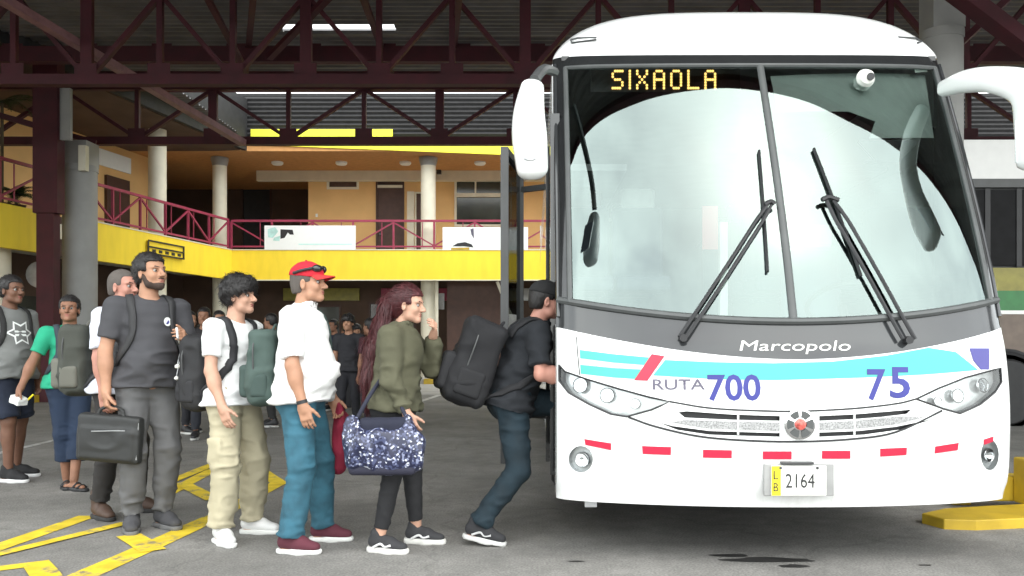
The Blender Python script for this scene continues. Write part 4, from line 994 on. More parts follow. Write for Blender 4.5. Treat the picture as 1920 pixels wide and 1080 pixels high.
# the second coach beyond, on the right
b2 = thing('tall_coach', 'tall coach parked behind at right with white top, olive and green bands', 'bus', (8.0, 13.5, 0))
bx0, bx1, by = X(1800, 13), 14.5, 13.0
def band(nm, m, z0, z1, dy=0.): return bx(nm, M[m], b2, bx0-dy, by-dy, z0, bx1, by+2.5, z1, .0)
def zz(py): return Zp(py, by)
band('roof', 'b2_white', zz(335), zz(262)); band('roof_gutter', 'dark_grey', zz(352), zz(336), .04); band('body_frame', 'ink', zz(502), zz(352), -.04)
bx('side_glass', M['coach_glass'], b2, bx0+.05, by-.005, zz(498), bx1, by+.0, zz(356))
for px in (1846, 1905, 1985): bx('window_post', M['ink'], b2, X(px, by), by-.02, zz(500), X(px, by)+.08, by-.006, zz(354))
band('side_panel', 'b2_olive', zz(545), zz(502)); band('stripe', 'b2_green', zz(582), zz(545), .004); band('thin_stripe', 'b2_white', zz(589), zz(582), .006); band('lower_panel', 'b2_brown', .45, zz(589)); band('skirt', 'ink', .25, .449, -.1)
for px in (1886, 2060):
    wh = put('wheel', MB().lathe((X(px, by), by+.1, .52), [(.3, -.16), (.48, -.15), (.52, -.1), (.52, .1), (.3, .12)], 28, 'y').mesh(smooth=True), M['rubber'], b2)
    put('rim', MB().lathe((X(px, by), by+.1, .52), [(.12, -.12), (.3, -.14), (.3, .1)], 20, 'y').mesh(smooth=True), M['dark_grey'], wh)
    put('wheel_arch', MB().lathe((X(px, by), by-.012, .52), [(.66, 0), (.62, -.02), (.57, 0)], 28, 'y').mesh(smooth=True), M['ink'], b2)
# ------------------------------------------------------------------ people
SK = {}
def skin(name, col): SK[name] = mat('skin '+name, col, .6, var=.13, vs=14, bump=.12, bs=220)
skin('light', (.50, .285, .20)); skin('tan', (.40, .21, .13)); skin('brown', (.26, .125, .075)); skin('dark', (.15, .07, .042)); skin('pinkish', (.46, .22, .165))
M['hair_black'] = mat('black hair', (.012, .010, .010), .45, var=.3, bump=.6, bs=60, stretch=(3, 3, .5))
M['hair_red'] = mat('dyed maroon hair', (.065, .010, .013), .42, var=.35, vs=14, bump=.7, bs=60, stretch=(3, 3, .35))
M['hair_grey'] = mat('cropped grey hair', (.10, .085, .075), .7, var=.2, bump=.4, bs=200)
M['beard'] = mat('short beard', (.05, .03, .022), .8, var=.3, bump=.5, bs=220)
M['lip'] = mat('lips', (.30, .10, .085), .45); M['eye'] = mat('eye white', (.30, .28, .26), .25, var=0.); M['iris'] = mat('iris', (.02, .012, .008), .15)
def cloth(name, col, rough=.85, var=.12, vs=5., bump=.25, bs=260, **k): return mat(name, col, rough, var=var, vs=vs, bump=bump, bs=bs, **k)
def rot(yaw, pitch=0., roll=0.): return np.array((Matrix.Rotation(yaw, 3, 'Z') @ Matrix.Rotation(pitch, 3, 'Y') @ Matrix.Rotation(roll, 3, 'X')))
def nrm(v): v = np.array(v, float); return v/np.linalg.norm(v)
def folds(amp, sc, seed, mask=None):
    def f(v):
        n = vnoise(v*np.array(sc)+seed*3.7+8, seed); m = vnoise(v*np.array(sc)*2.1+seed+4, seed+1)
        d = amp*(1-np.abs(n)*3.2).clip(-.5, 1)*1.0+amp*.55*m+amp*.9*(vnoise(v*np.array(sc)*.45+seed, seed+2))
        return d*mask(v) if mask else d
    return f
def hand(F, w, d, n, t, curl, ext=1., thumb=1.):
    """palm, four unequal jointed fingers and a thumb; d fingers, n palm side, t thumb side"""
    w, d, n, t = np.array(w), nrm(d), nrm(n), nrm(t); R = np.stack([d, n, t], 1)
    F.cone(w-d*.01, w+d*.03, .025, .026, .02)
    F.box(w+d*.052, (.046, .0135, .038), R, .012, .016)
    for o, L in ((.029, .068), (.0095, .078), (-.0105, .072), (-.029, .056)):
        p = w+d*.088+t*o; dd = d+t*o*1.2; dd = nrm(dd); L *= ext
        for k, (f, r0, r1) in enumerate(((.45, .0092, .0086), (.30, .0086, .0078), (.25, .0078, .0062))):
            c_, s_ = math.cos(curl*(.75+.2*k)), math.sin(curl*(.75+.2*k)); dd = nrm(dd*c_+n*s_); q = p+dd*L*f
            F.cone(p, q, r0, r1, .004); p = q
    p = w+d*.022+t*.026; dd = nrm(d*.75+t*.65+n*.25)
    for f, r in ((.034, .0125), (.030, .0108), (.024, .0092)):
        q = p+dd*f; F.cone(p, q, r, r*.88, .008); p = q; dd = nrm(dd+d*.35*thumb+n*curl*.35)
def strands(o, n, L, wd, flow, seed=1, scale=1., spread=.5):
    """fine tapered locks grown from a hair mesh, joined to it"""
    me = o.data; v = np.zeros(len(me.vertices)*3, np.float32); me.vertices.foreach_get('co', v); v = v.reshape(-1, 3).astype(float)
    f = np.zeros(len(me.loops), np.int32); me.loops.foreach_get('vertex_index', f); f = f.reshape(-1, 4); nn = vnormals(v, f); r = np.random.default_rng(seed)
    i = r.integers(0, len(v), n); p = v[i]; q = nn[i]; d = flow(p)+r.normal(0, spread, (n, 3)); d = d-q*(d*q).sum(1)[:, None]*.8; d /= np.maximum(np.linalg.norm(d, axis=1), 1e-6)[:, None]
    sd = np.cross(d, q); sd /= np.maximum(np.linalg.norm(sd, axis=1), 1e-6)[:, None]; ln = (L*r.uniform(.5, 1.2, n))[:, None]*scale; rows = []
    for t_, lf, w_ in ((0, -.002, 1.), (.35, .006, .9), (.7, .006, .6), (1., -.001, .12)):
        c_ = p+d*ln*t_+q*lf*scale*(L/.04)**.5; rows += [c_-sd*wd*w_*scale, c_+sd*wd*w_*scale]
    V = np.stack(rows, 1).reshape(-1, 3); b = np.arange(n)[:, None]*8+len(v); F_ = np.concatenate([b+np.array([[k, k+1, k+3, k+2]]) for k in (0, 2, 4)], 0)
    m_ = npmesh(np.concatenate([v, V]), np.concatenate([f, F_])); [m_.materials.append(k) for k in me.materials]; o.data = m_; bpy.data.meshes.remove(me)
def build_person(sp):
    """skeleton for 1.75 m, facing +X, then scaled to the person's height"""
    H = sp['h']; sc = H/1.75; yaw = sp.get('yaw', 0.)
    root = thing('person', sp['label'], 'person', (sp['at'][0], sp['at'][1], sp.get('z', 0.)), yaw, sp.get('group'))
    lean = sp.get('lean', 0.); g = sp.get('girth', 1.); fem = sp.get('fem', 0); hipz = sp.get('hipz', .945); hx = sp.get('hipx', 0.)
    tw = sp.get('twist', 0.)
    Rl = rot(0, lean) @ rot(tw); hp = np.array((hx, 0, hipz))
    def up(p): return Rl @ (np.array(p, float)-np.array((0, 0, .945)))+hp
    sw = sp.get('shw', .172 if fem else .192)
    # head
    Rh = rot(sp.get('hyaw', 0.), lean*.3+sp.get('hpitch', 0.)); nb = up((.0, 0, 1.475)); hb = np.array(nb)+Rl @ np.array((.012, 0, .0)); hc = hb+Rh @ np.array((.035, 0, .165))
    def hd(p): return hc+Rh @ np.array(p, float)
    fine = sp.get('fine', 1); F = Fld()
    # torso, neck
    F.cone(up((0, -.07, .95)), up((0, .07, .95)), .115*g, .115*g, .04)
    F.cone(up((.0, 0, 1.0)), up((.0, 0, 1.14)), .135*g, .13*g, .04, (1.2, 1, 1)); F.cone(up((0, 0, 1.14)), up((0, 0, 1.32)), .13*g, .15*g, .05, (1.25, 1, 1))
    F.cone(up((0, -sw+.03, 1.415)), up((0, sw-.03, 1.415)), .052, .052, .06)
    F.cone(up((-.005, 0, 1.40)), hb+Rh @ np.array((.012, 0, .08)), .066 if not fem else .055, .055 if not fem else .047, .03)
    # head shape
    F.ell(hd((-.012, 0, .032)), (.098, .078, .086), Rh, .02); F.ell(hd((.022, 0, -.03)), (.070, .064, .082), Rh, .02)
    jw = sp.get('jaw', 1.)
    F.cone(hd((.028, -.034*jw, -.076)), hd((.066, 0, -.092)), .030, .022, .02); F.cone(hd((.028, .034*jw, -.076)), hd((.066, 0, -.092)), .030, .022, .02)
    F.ell(hd((.070, 0, .022)), (.022, .052, .016), Rh, .015)
    for s in (-1, 1):
        F.ell(hd((.080, s*.033, -.002)), (.016, .019, .014), Rh, .012, 's'); F.ell(hd((.060, s*.044, -.030)), (.022, .018, .022), Rh, .02)
        F.ell(hd((-.006, s*.078, -.014)), (.019, .010, .033), Rh @ rot(s*.35), .006); F.ell(hd((-.001, s*.086, -.012)), (.010, .006, .018), Rh, .005, 's')
    F.cone(hd((.086, 0, .006)), hd((.112, 0, -.030)), .008, .0135, .010)
    for s in (-1, 1): F.ell(hd((.098, s*.011, -.035)), (.011, .009, .008), Rh, .006)
    F.ell(hd((.084, 0, -.060)), (.013, .024, .006), Rh, .006); F.ell(hd((.083, 0, -.071)), (.012, .021, .007), Rh, .005); F.ell(hd((.100, 0, -.0655)), (.008, .02, .0015), Rh, .002, 's')
    F.ell(hd((.075, 0, -.098)), (.018, .020, .016), Rh, .015)
    # arms
    J = {}; fines = [(hc-np.array((.13, .11, .15)), hc+np.array((.14, .11, .15)), .0045)] if fine else []
    for s, nm in ((-1, 'R'), (1, 'L')):
        sh = up((0, s*sw, 1.415)); a = sp.get('arm'+nm, ((.02, s*.14, -1), (.16, s*.02, -1)))
        world = sp.get('armabs', True)
        e = sh+nrm(a[0])*.285; wr = e+nrm(a[1])*.245
        F.cone(sh, e, .050*g**.6*(.86 if fem else 1), .039*(.88 if fem else 1), .03); F.cone(e, wr, .041*g**.4*(.86 if fem else 1), .027, .02)
        mid = e+(wr-e)*.3; F.ell(mid, (.042, .042, .06), None, .03) if not fem else None
        hdn = sp.get('hand'+nm, {}); d = nrm(hdn.get('d', a[1])); n = np.array(hdn.get('n', (0, -s, 0)), float); n = nrm(n-d*(n@d)); t = np.cross(d, n)
        if t@np.array(hdn.get('t', (1, 0, 0.2))) < 0: t = -t
        hand(F, wr, d, n, t, hdn.get('curl', .28), 1, 1)
        J[nm] = (sh, e, wr, d, n, t)
        if fine: q = wr+d*.09; fines.append((q-.10, q+.10, .0055))
    # legs
    LG = {}
    for s, nm in ((-1, 'R'), (1, 'L')):
        hj = hp+rot(tw*.5) @ np.array((0, s*.085, 0)); l = sp.get('leg'+nm, (0, s*.10, 0.)); fx, fy = l[0], l[1]; fz = l[3] if len(l) > 3 else 0.
        lift = l[4] if len(l) > 4 else 0.
        an = np.array((fx, fy, .095+fz)); D = np.linalg.norm(an-hj); a_, b_ = .435, .425; D = min(D, a_+b_-.002); u = (an-hj)/np.linalg.norm(an-hj)
        x = (a_*a_-b_*b_+D*D)/(2*D); hgt = math.sqrt(max(a_*a_-x*x, 0)); fyw = l[2]; fw = np.array((math.cos(fyw), math.sin(fyw), 0)); pr = nrm(fw-u*(fw@u)); kn = hj+u*x+pr*hgt
        F.cone(hj, kn, .086*g**.5, .056, .03); F.cone(kn, an, .055, .036, .03); F.ell(kn+(an-kn)*.3-pr*.012, (.05, .05, .09), None, .03) if sp['bottom'].get('len', .93) < .6 else None
        fr = rot(fyw, lift); F.cone(an+fr @ np.array((-.03, 0, -.055)), an+fr @ np.array((.12, 0, -.065)), .032, .028, .02)
        LG[nm] = (hj, kn, an, fr)
    bm = F.mesh(.010 if fine else .014, fines, smooth=1, scale=sc); body = put('body', bm, SK[sp['skin']], root, True)
    # lips and eyes
    def sub(nm, Fl, m, h=.004, parent=root, fold=None, smooth=1): return put(nm, Fl.mesh(h, (), fold, smooth, sc), m, parent, True)
    if fine:
        for s in (-1, 1):
            e = hd((.0720, s*.0325, -.001)); mb = MB().lathe((0, 0, 0), [(.001, -.0125), (.009, -.009), (.0125, 0), (.009, .009), (.001, .0125)], 12, 'x'); mb.v = [tuple((e+Rh @ np.array(v))*sc) for v in mb.v]
            ey = put('eye', mb.mesh(smooth='all'), M['eye'], root, True); mb = MB().lathe((0, 0, 0), [(.0062, -.002), (.0055, .0015), (.001, .002)], 12, 'x'); mb.v = [tuple((e+Rh @ (np.array(v)+np.array((.0115, 0, 0))))*sc) for v in mb.v]
            put('iris', mb.mesh(smooth='all'), M['iris'], ey, True)
            Fb = Fld(); Fb.cone(hd((.092, s*.014, .021)), hd((.084, s*.038, .026)), .0042, .004, .004).cone(hd((.084, s*.038, .026)), hd((.071, s*.053, .020)), .004, .0025, .004); sub('eyebrow', Fb, M[sp.get('brow', 'hair_black')], .003)
        Fm = Fld(); Fm.ell(hd((.0855, 0, -.060)), (.0125, .0235, .0055), Rh, .003); Fm.ell(hd((.0845, 0, -.0715)), (.0122, .0205, .0065), Rh, .003); sub('lips', Fm, M['lip'], .003)
    # hair
    ht = sp.get('hair', 'short'); hm = M[sp.get('hairm', 'hair_black')]
    if ht != 'none':
        th = {'short': .010, 'buzz': .004, 'mop': .030, 'long': .012, 'cap': .006, 'fade': .012}[ht]
        Fh = Fld(); Fh.ell(hd((-.014, 0, .034)), (.098+th, .078+th*.9, .087+th*1.15), Rh, .01)
        if ht in ('mop',): Fh.ell(hd((.035, 0, .075)), (.075, .085, .055), Rh, .02); Fh.ell(hd((-.05, 0, .01)), (.07, .088, .08), Rh, .02)
        if ht in ('long',): Fh.ell(hd((-.06, 0, -.02)), (.06, .075, .09), Rh, .03)
        if ht in ('short', 'fade', 'buzz', 'cap'): Fh.ell(hd((-.055, 0, -.03)), (.055, .066, .07), Rh, .03)
        z0 = {'mop': .022, 'short': .062, 'buzz': .066, 'long': .060, 'cap': .05, 'fade': .060}[ht]
        Fh.box(hd((.115, 0, z0-.15)), (.075, .14, .15), Rh, .02, .008, 's')
        Fh.box(hd((.018, 0, -.152)), (.040 if ht != 'long' else .03, .14, .15), Rh, .015, .008, 's'); Fh.box(hd((-.06, 0, -.215)), (.10, .14, .15), Rh, .01, .006, 's') if ht != 'long' else None
        amp = {'mop': .010, 'short': .003, 'buzz': .001, 'long': .003, 'cap': .002, 'fade': .003}[ht]
        hr = sub('hair', Fh, hm, .0055, fold=lambda v: amp*vnoise(v*np.array((55, 55, 30))+9, 5)+amp*.6*vnoise(v*22+3, 6))
        bk = Rh @ np.array((-1, 0, -.2)); dn = Rh @ np.array((-.25, 0, -1))
        if fine and ht == 'mop': strands(hr, 1500, .050, .0020, lambda q: vnoise(q*14+2, 41)[:, None]*np.array((.8, .2, 0))+np.stack([vnoise(q*9+5, 42), vnoise(q*9+9, 43), -.5+0*q[:, 0]], 1), 3, sc)
        elif fine and ht in ('short', 'fade'): strands(hr, 1100, .018, .0016, lambda q: np.tile(bk, (len(q), 1))+(q-hc*sc)*4, 4, sc)
        elif fine and ht == 'long': strands(hr, 1300, .060, .0018, lambda q: np.tile(Rh @ np.array((-1, 0, .05)), (len(q), 1)), 5, sc, .18)
        if ht == 'long':
            Ft = Fld(); rr = random.Random(3)
            pts = [hd((-.095, 0, .05)), hd((-.145, 0, .0)), hd((-.160, .0, -.12)), hd((-.155, .0, -.12))+np.array((-.06, -.03, -.16)), hd((-.155, 0, -.12))+np.array((-.085, -.05, -.34)), hd((-.155, 0, -.12))+np.array((-.085, -.06, -.52))]
            rd = (.032, .048, .058, .060, .050, .018)
            for i in range(5): Ft.cone(pts[i], pts[i+1], rd[i], rd[i+1], .03, (1.15, 1, 1))
            pt_ = sub('ponytail', Ft, hm, .008, parent=hr, fold=lambda v: .009*vnoise(v*np.array((45, 45, 4))+2, 8)+.005*vnoise(v*np.array((90, 90, 7)), 9)); strands(pt_, 2600, .16, .0022, lambda q: np.tile(np.array((-.12, -.05, -1.)), (len(q), 1)), 6, sc, .12)
    if sp.get('beard'):
        Fb = Fld(); Fb.cone(hd((.028, -.036*jw, -.078)), hd((.068, 0, -.094)), .0325, .026, .02); Fb.cone(hd((.028, .036*jw, -.078)), hd((.068, 0, -.094)), .0325, .026, .02)
        for s in (-1, 1): Fb.cone(hd((.004, s*.066, -.03)), hd((.028, s*.040, -.078)), .016, .026, .01)
        Fb.ell(hd((.088, 0, -.050)), (.010, .03, .007), Rh, .006); Fb.ell(hd((.098, 0, -.066)), (.03, .021, .010), Rh, .004, 's'); Fb.box(hd((.09, 0, .0)), (.10, .035, .046), Rh, .01, .008, 's')
        sub('beard', Fb, M['beard'], .005, fold=lambda v: .001*vnoise(v*120, 3))
    # top
    tp = sp['top']; ease = tp.get('ease', .022)*.8; Fs = Fld(); bel = tp.get('belly', 0.); hem = tp.get('hem', .90)
    hr_ = max((.118+ease)*g, .130*g**.8+sp['bottom'].get('wide', 0)*.8+.026); Fs.cone(up((-.008, -.074, hem+.01)), up((-.008, .074, hem+.01)), hr_, hr_, .04)
    Fs.cone(up((.0, 0, hem)), up((0, 0, 1.15)), (.142+ease)*g, (.138+ease)*g, .05, (1.16, 1, 1)); Fs.cone(up((0, 0, 1.15)), up((.004, 0, 1.33)), (.138+ease)*g, (.150+ease)*g, .05, (1.2, 1, 1))
    Fs.cone(up((-.005, -sw+.035, 1.415)), up((-.005, sw-.035, 1.415)), .050+ease*.6, .050+ease*.6, .06); Fs.cone(up((-.01, 0, 1.40)), up((.0, 0, 1.47)), .072, .060, .03)
    if bel: Fs.ell(up((.07+bel*.25, 0, 1.10)), (.10+bel*.5, .135*g, .17), Rl, .08)
    if fem: Fs.ell(up((.085, -.06, 1.28)), (.06, .07, .07), Rl, .04); Fs.ell(up((.085, .06, 1.28)), (.06, .07, .07), Rl, .04)
    Fs.plane(up((0, 0, hem)), Rl @ np.array((tp.get('tilt', 0.), 0, -1)))
    sl = tp.get('sleeve', .62)
    for s, nm in ((-1, 'R'), (1, 'L')):
        sh, e, wr = J[nm][:3]; r0, r1 = .056+ease*.75, .050+ease*.8
        if sl <= 1: q = sh+(e-sh)*sl; dd = nrm(e-sh); Fs.cone(sh, sh+(e-sh)*(sl+.15), r0*g**.5, r1*g**.5, .03, clip=((q, dd),))
        else:
            q = e+(wr-e)*(sl-1); dd = nrm(wr-e); Fs.cone(sh, e, r0*g**.5, .046+ease*.7, .03); Fs.cone(e, e+(wr-e)*(sl-1+.06), .046+ease*.7, .036+ease*.4, .02, clip=((q, dd),))
    if tp.get('collar'): 
        Fs.cone(up((.010, 0, 1.465)), up((.026, 0, 1.515)), .076, .071, .004, clip=((up((.02, 0, 1.512)), Rl @ nrm((-.45, 0, 1))),))
    Fs.cone(up((.02, 0, 1.47)), up((.05, 0, 1.60)), .060 if not tp.get('collar') else .056, .06, .01, op='s')
    zt = np.array(up((0, 0, 1.12)))
    fa = tp.get('fold', .006)*1.5; sd = sp.get('seed', 1)
    shirt = sub(tp.get('name', 'shirt'), Fs, tp['m'], .009 if fine else .014, fold=folds(fa, (7, 7, 13), sd, lambda v: (.45+.75*np.clip((1.42-v[:, 2])/.45, 0, 1))))
    # trousers
    bt = sp['bottom']; Ft = Fld(); rw = bt.get('wide', 0.); kl = bt.get('len', .93)
    Ft.cone(hp+np.array((-.012, -.068, .0)), hp+np.array((-.012, .068, .0)), .130*g**.8+rw*.4, .130*g**.8+rw*.4, .04); Ft.cone(up((0, -.05, 1.0)), up((0, .05, 1.0)), .11*g, .11*g, .05)
    for s, nm in ((-1, 'R'), (1, 'L')):
        hj, kn, an, fr = LG[nm]; rk, ra = bt.get('rk', .070)+rw, bt.get('ra', .058)+rw
        if kl > .55:
            f = (kl-.5)*2; q = kn+(an-kn)*f; Ft.cone(hj, kn, .100*g**.5+rw*.8, rk, .035); Ft.cone(kn, kn+(an-kn)*min(f+.1, 1.08), rk, ra, .02, clip=((q, nrm(an-kn)),))
            if bt.get('calf', 0): Ft.ell(kn+(an-kn)*.3-fr[:, 0]*.015, (rk*.92, rk*.9, .12), None, .04)
        else: f = kl*2; q = hj+(kn-hj)*f; Ft.cone(hj, hj+(kn-hj)*(f+.15), .108*g**.5+rw, .086+rw, .035, clip=((q, nrm(kn-hj)),))
    if bt.get('pocket'):
        for s, nm in ((-1, 'R'), (1, 'L')):
            hj, kn, an, fr = LG[nm]; Ft.box(hj+(kn-hj)*.78+np.array((-.01, s*.085, 0)), (.055, .014, .075), None, .01, .008); Ft.box(hj+(kn-hj)*.63+np.array((-.01, s*.093, 0)), (.058, .012, .022), None, .008, .004)
    ka = (LG['R'][1]+LG['L'][1])[2]/2
    sub(bt.get('name', 'trousers'), Ft, bt['m'], .009 if fine else .014, fold=folds(bt.get('fold', .006)*1.05, (9, 9, 15), sd+20, lambda v: .35+.65*np.exp(-((v[:, 2]-ka)/.09)**2)+.9*np.exp(-((v[:, 2]-.16)/.10)**2)+.3*np.exp(-((v[:, 2]-.86)/.08)**2)))
    # shoes
    so = sp['shoe']; k_ = so.get('big', 1.)
    for s, nm in ((-1, 'R'), (1, 'L')):
        hj, kn, an, fr = LG[nm]; o = an-fr @ np.array((0, 0, .095))
        def fo(x, y, z): return o+fr @ (np.array((x, y, z))*np.array((k_, k_, 1)))
        Fu = Fld(); Fu.cone(fo(-.035, 0, .065), fo(.07, 0, .058), .042, .044, .03, (1, 1, 1)); Fu.cone(fo(.07, 0, .055), fo(.155, -.0*s, .042), .046, .036, .03, (1, .95, 1.15))
        if so.get('type') != 'sandal': Fu.cone(fo(-.02, 0, .08), fo(-.015, 0, .118 if so.get('type') != 'boot' else .17), .045, .046 if so.get('type') != 'boot' else .055, .02); Fu.cone(fo(.01, 0, .088), fo(.07, 0, .075), .032, .03, .02)
        Fu.plane(fo(0, 0, .026), fr @ np.array((0, 0, -1)))
        Fs_ = Fld(); th = so.get('sole', .030)
        Fs_.cone(fo(-.038, 0, .016), fo(.065, 0, .016), .047*k_, .049*k_, .02, (1, 1, 1), clip=((fo(0, 0, th), fr @ np.array((0, 0, 1))), (fo(0, 0, .0), fr @ np.array((0, 0, -1))))); Fs_.cone(fo(.065, 0, .016), fo(.160, 0, .018), .050*k_, .040*k_, .02, (1, 1, 1), clip=((fo(0, 0, th), fr @ np.array((.0, 0, 1))), (fo(0, 0, 0), fr @ np.array((0, 0, -1)))))
        if so.get('type') == 'sandal':
            sh_ = sub('sandal', Fs_, so['ms'], .008)
            for xx in (.05, .11): tb('strap', so['m'], sh_, [Vector(fo(xx, -.05, .03)*sc), Vector(fo(xx+.01, 0, .085-xx*.25)*sc), Vector(fo(xx, .05, .03)*sc)], .008, True)
        else:
            sh_ = sub('shoe', Fu, so['m'], .0075 if fine else .011); sub('sole', Fs_, so['ms'], .0075 if fine else .011, parent=sh_)
            if so.get('laces') is not None:
                for xx in (.035, .055, .075, .095): tb('lace', so['laces'], sh_, [Vector(fo(xx, -.030, .086-xx*.10)*sc), Vector(fo(xx+.004, 0, .113-xx*.26)*sc), Vector(fo(xx, .030, .086-xx*.10)*sc)], .0042, True, n=6)
            if so.get('accent') is not None:
                for sg in (-1, 1): tb('side_stripe', so['accent'], sh_, [Vector(fo(-.02, sg*.046, .04)*sc), Vector(fo(.03, sg*.046, .065)*sc), Vector(fo(.06, sg*.048, .05)*sc), Vector(fo(.10, sg*.046, .06)*sc)], .007, True, n=6)
    return dict(root=root, sc=sc, up=up, hd=hd, Rh=Rh, Rl=Rl, J=J, LG=LG, shirt=shirt, yaw=yaw, hp=hp, sp=sp)
def worn(p, name, label, cat, group=None):
    """a thing worn or held by a person: top-level, in the person's frame"""
    r = p['root']; t = thing(name, label, cat, tuple(r.location), p['yaw'], group); return t
def bvh(o): me = o.data; return BVHTree.FromPolygons([v.co for v in me.vertices], [tuple(q.vertices) for q in me.polygons])
def stick(p, name, pts, m, parent, width=.03, thick=.006, lift=.004):
    """a strap laid over the clothes: points in the canonical body frame are pushed to the surface"""
    tr = bvh(p['shirt']); out = []
    for q in catmull([Vector(np.array(q)*p['sc']) for q in pts], 5):
        loc, nn, i, d = tr.find_nearest(q); out.append((loc+nn*lift, nn) if d < .10 else (q, nn))
    vs = []; fs = []; m_ = len(out)
    for i, (q, nn) in enumerate(out):
        d = (out[min(i+1, m_-1)][0]-out[max(i-1, 0)][0]).normalized(); s = d.cross(nn).normalized()*width/2; n2 = s.cross(d).normalized()*thick*(1 if s.cross(d).dot(nn) > 0 else -1)
        vs += [q-s, q+s, q+s*.9+n2, q-s*.9+n2]
    for i in range(m_-1):
        a = 4*i
        for k in range(4): fs.append((a+k, a+(k+1) % 4, a+4+(k+1) % 4, a+4+k))
    return put(name, MB().add(vs, fs).mesh(smooth='all'), m, parent, True)
def backpack(p, label, m, m2, size=(.17, .30, .46), c=(-.235, 0, 1.20), tilt=0., strap='both', seed=3, msf=None, group=None, sag=.02):
    t = worn(p, 'backpack', label, 'backpack', group); up, Rl, sc = p['up'], p['Rl'], p['sc']; R = Rl @ rot(0, tilt); cc = up(c); w, d, h = size
    def q(x, y, z): return cc+R @ np.array((x, y, z))
    F = Fld(); F.box(q(0, 0, 0), (w/2, d/2, h/2), R, .05, .03); F.ell(q(-.02, 0, -h*.2), (w*.55, d*.53, h*.32), R, .05)
    pk = put('pack', F.mesh(.010, (), folds(.008, (7, 7, 9), seed), 1, sc), m, t, True)
    F = Fld(); F.box(q(-w/2-.012, 0, -h*.20), (.045, d*.40, h*.22), R, .03, .02); put('front_pocket', F.mesh(.009, (), folds(.006, (9, 9, 9), seed+1), 1, sc), m2, t, True)
    for s in (-1, 1): F = Fld(); F.box(q(.0, s*d/2, -h*.25), (w*.32, .022, h*.16), R, .02, .01); put('side_pocket', F.mesh(.009, (), None, 1, sc), m2, t, True)
    tb('zip', M['dark_grey'], t, [Vector(q(-w*.18, s*d*.515, z)*sc) for s, z in ((-1, -h*.1), (-1, h*.3))]+[Vector(q(-w*.20, 0, h*.515)*sc)]+[Vector(q(-w*.18, d*.515, z)*sc) for z in (h*.3, -h*.1)], .005, True, n=6)
    tb('handle', m2, t, [Vector(q(w*.3, -.04, h*.49)*sc), Vector(q(w*.35, -.02, h*.56)*sc), Vector(q(w*.35, .02, h*.56)*sc), Vector(q(w*.3, .04, h*.49)*sc)], .008, True)
    for s in ((-1, 1) if strap == 'both' else (strap,) if strap else ()):
        stick(p, 'strap', [q(w*.45, s*.08, h*.42), up((-.05, s*.105, 1.49)), up((.06, s*.115, 1.44)), up((.125, s*.125, 1.33)), up((.12, s*.15, 1.20)), up((.03, s*.19, 1.09)), q(w*.45, s*.12, -h*.38)], msf or m2, t, .05, .012)
    return t
# ------------------------------------------------------------------ the queue
def LW(at, yaw, h, w_, fy=0., z=0., lift=0.):
    """foot given in the world -> body frame of a 1.75 m figure"""
    dx, dy = w_[0]-at[0], w_[1]-at[1]; c_, s_ = math.cos(-yaw), math.sin(-yaw); k = 1.75/h
    return ((dx*c_-dy*s_)*k, (dx*s_+dy*c_)*k, fy-yaw, z*k, lift)
def rad(a): return math.radians(a)
cl_ = cloth
# man in the white polo
at, h, yw = (-1.425, 5.26), 1.735, rad(-4)
polo = build_person(dict(label='man in white polo shirt, teal jeans and red cap, facing the coach door', at=at, h=h, yaw=yw, skin='tan', girth=1.05, hair='cap', hairm='hair_grey', jaw=1.15, hpitch=-.03, hyaw=-.08,
    legR=LW(at, yw, h, (-1.455, 5.10), rad(-8)), legL=LW(at, yw, h, (-1.34, 5.42), rad(0)), armR=((.07, -.14, -1), (.26, .04, -1)), armL=((.12, .12, -1), (.40, .0, -1)), handR=dict(curl=.42, t=(1, 0, 0)), handL=dict(curl=.9),
    top=dict(m=cl_('white polo cotton', (.78, .78, .77), var=.03), belly=.085, hem=.90, sleeve=.86, collar=1, ease=.028, fold=.009, seed=3, tilt=.10, name='polo_shirt'),
    bottom=dict(m=cl_('teal denim', (.028, .105, .150), var=.3, vs=9), name='jeans', wide=.006, rk=.076, ra=.074, len=1.0, fold=.008),
    shoe=dict(m=cl_('maroon suede', (.09, .018, .03)), ms=cl_('white rubber', (.66, .66, .64)), laces=cl_('maroon lace', (.16, .05, .07)))))
def ball_cap(p, label, m, m2, back=0):
    t = worn(p, 'baseball_cap', label, 'cap'); hd, Rh, sc = p['hd'], p['Rh'], p['sc']
    F = Fld(); F.ell(hd((-.012, 0, .045)), (.110, .090, .090), Rh, .01, clip=((hd((0, 0, .036)), Rh @ nrm((-.12, 0, -1))),)); F.cone(hd((-.10, 0, .03)), hd((-.10, 0, .03)), .01, .01, .01)
    put('crown', F.mesh(.006, (), lambda v: .0012*vnoise(v*40, 4), 1, sc), m, t, True)
    vs = []; n_ = 14
    for z in (0, -.005):
        for i in range(n_+1):
            a = -1.25+2.5*i/n_
            for r in (0., 1.):
                x = .076*math.cos(a)*1.0+.012+r*(.085*math.cos(a*.8)); y = .078*math.sin(a)*(1-.10*r); vs.append(Vector(hd((x, y, .047+z-.012*r-.35*y*y/.08*r)))*sc)
    k = 2*(n_+1); fs = []
    for i in range(n_):
        a = 2*i; fs += [(a, a+1, a+3, a+2), (k+a, k+a+2, k+a+3, k+a+1), (a+1, k+a+1, k+a+3, a+3)]
    put('brim', MB().add(vs, fs).mesh(smooth=True), m2, t, True)
    mb = MB().lathe((0, 0, 0), [(.008, -.003), (.006, .004), (.001, .006)], 10); c_ = hd((-.012, 0, .137)); mb.v = [tuple((c_+Rh @ np.array(v))*sc) for v in mb.v]; put('button', mb.mesh(), m, t, True)
    return t
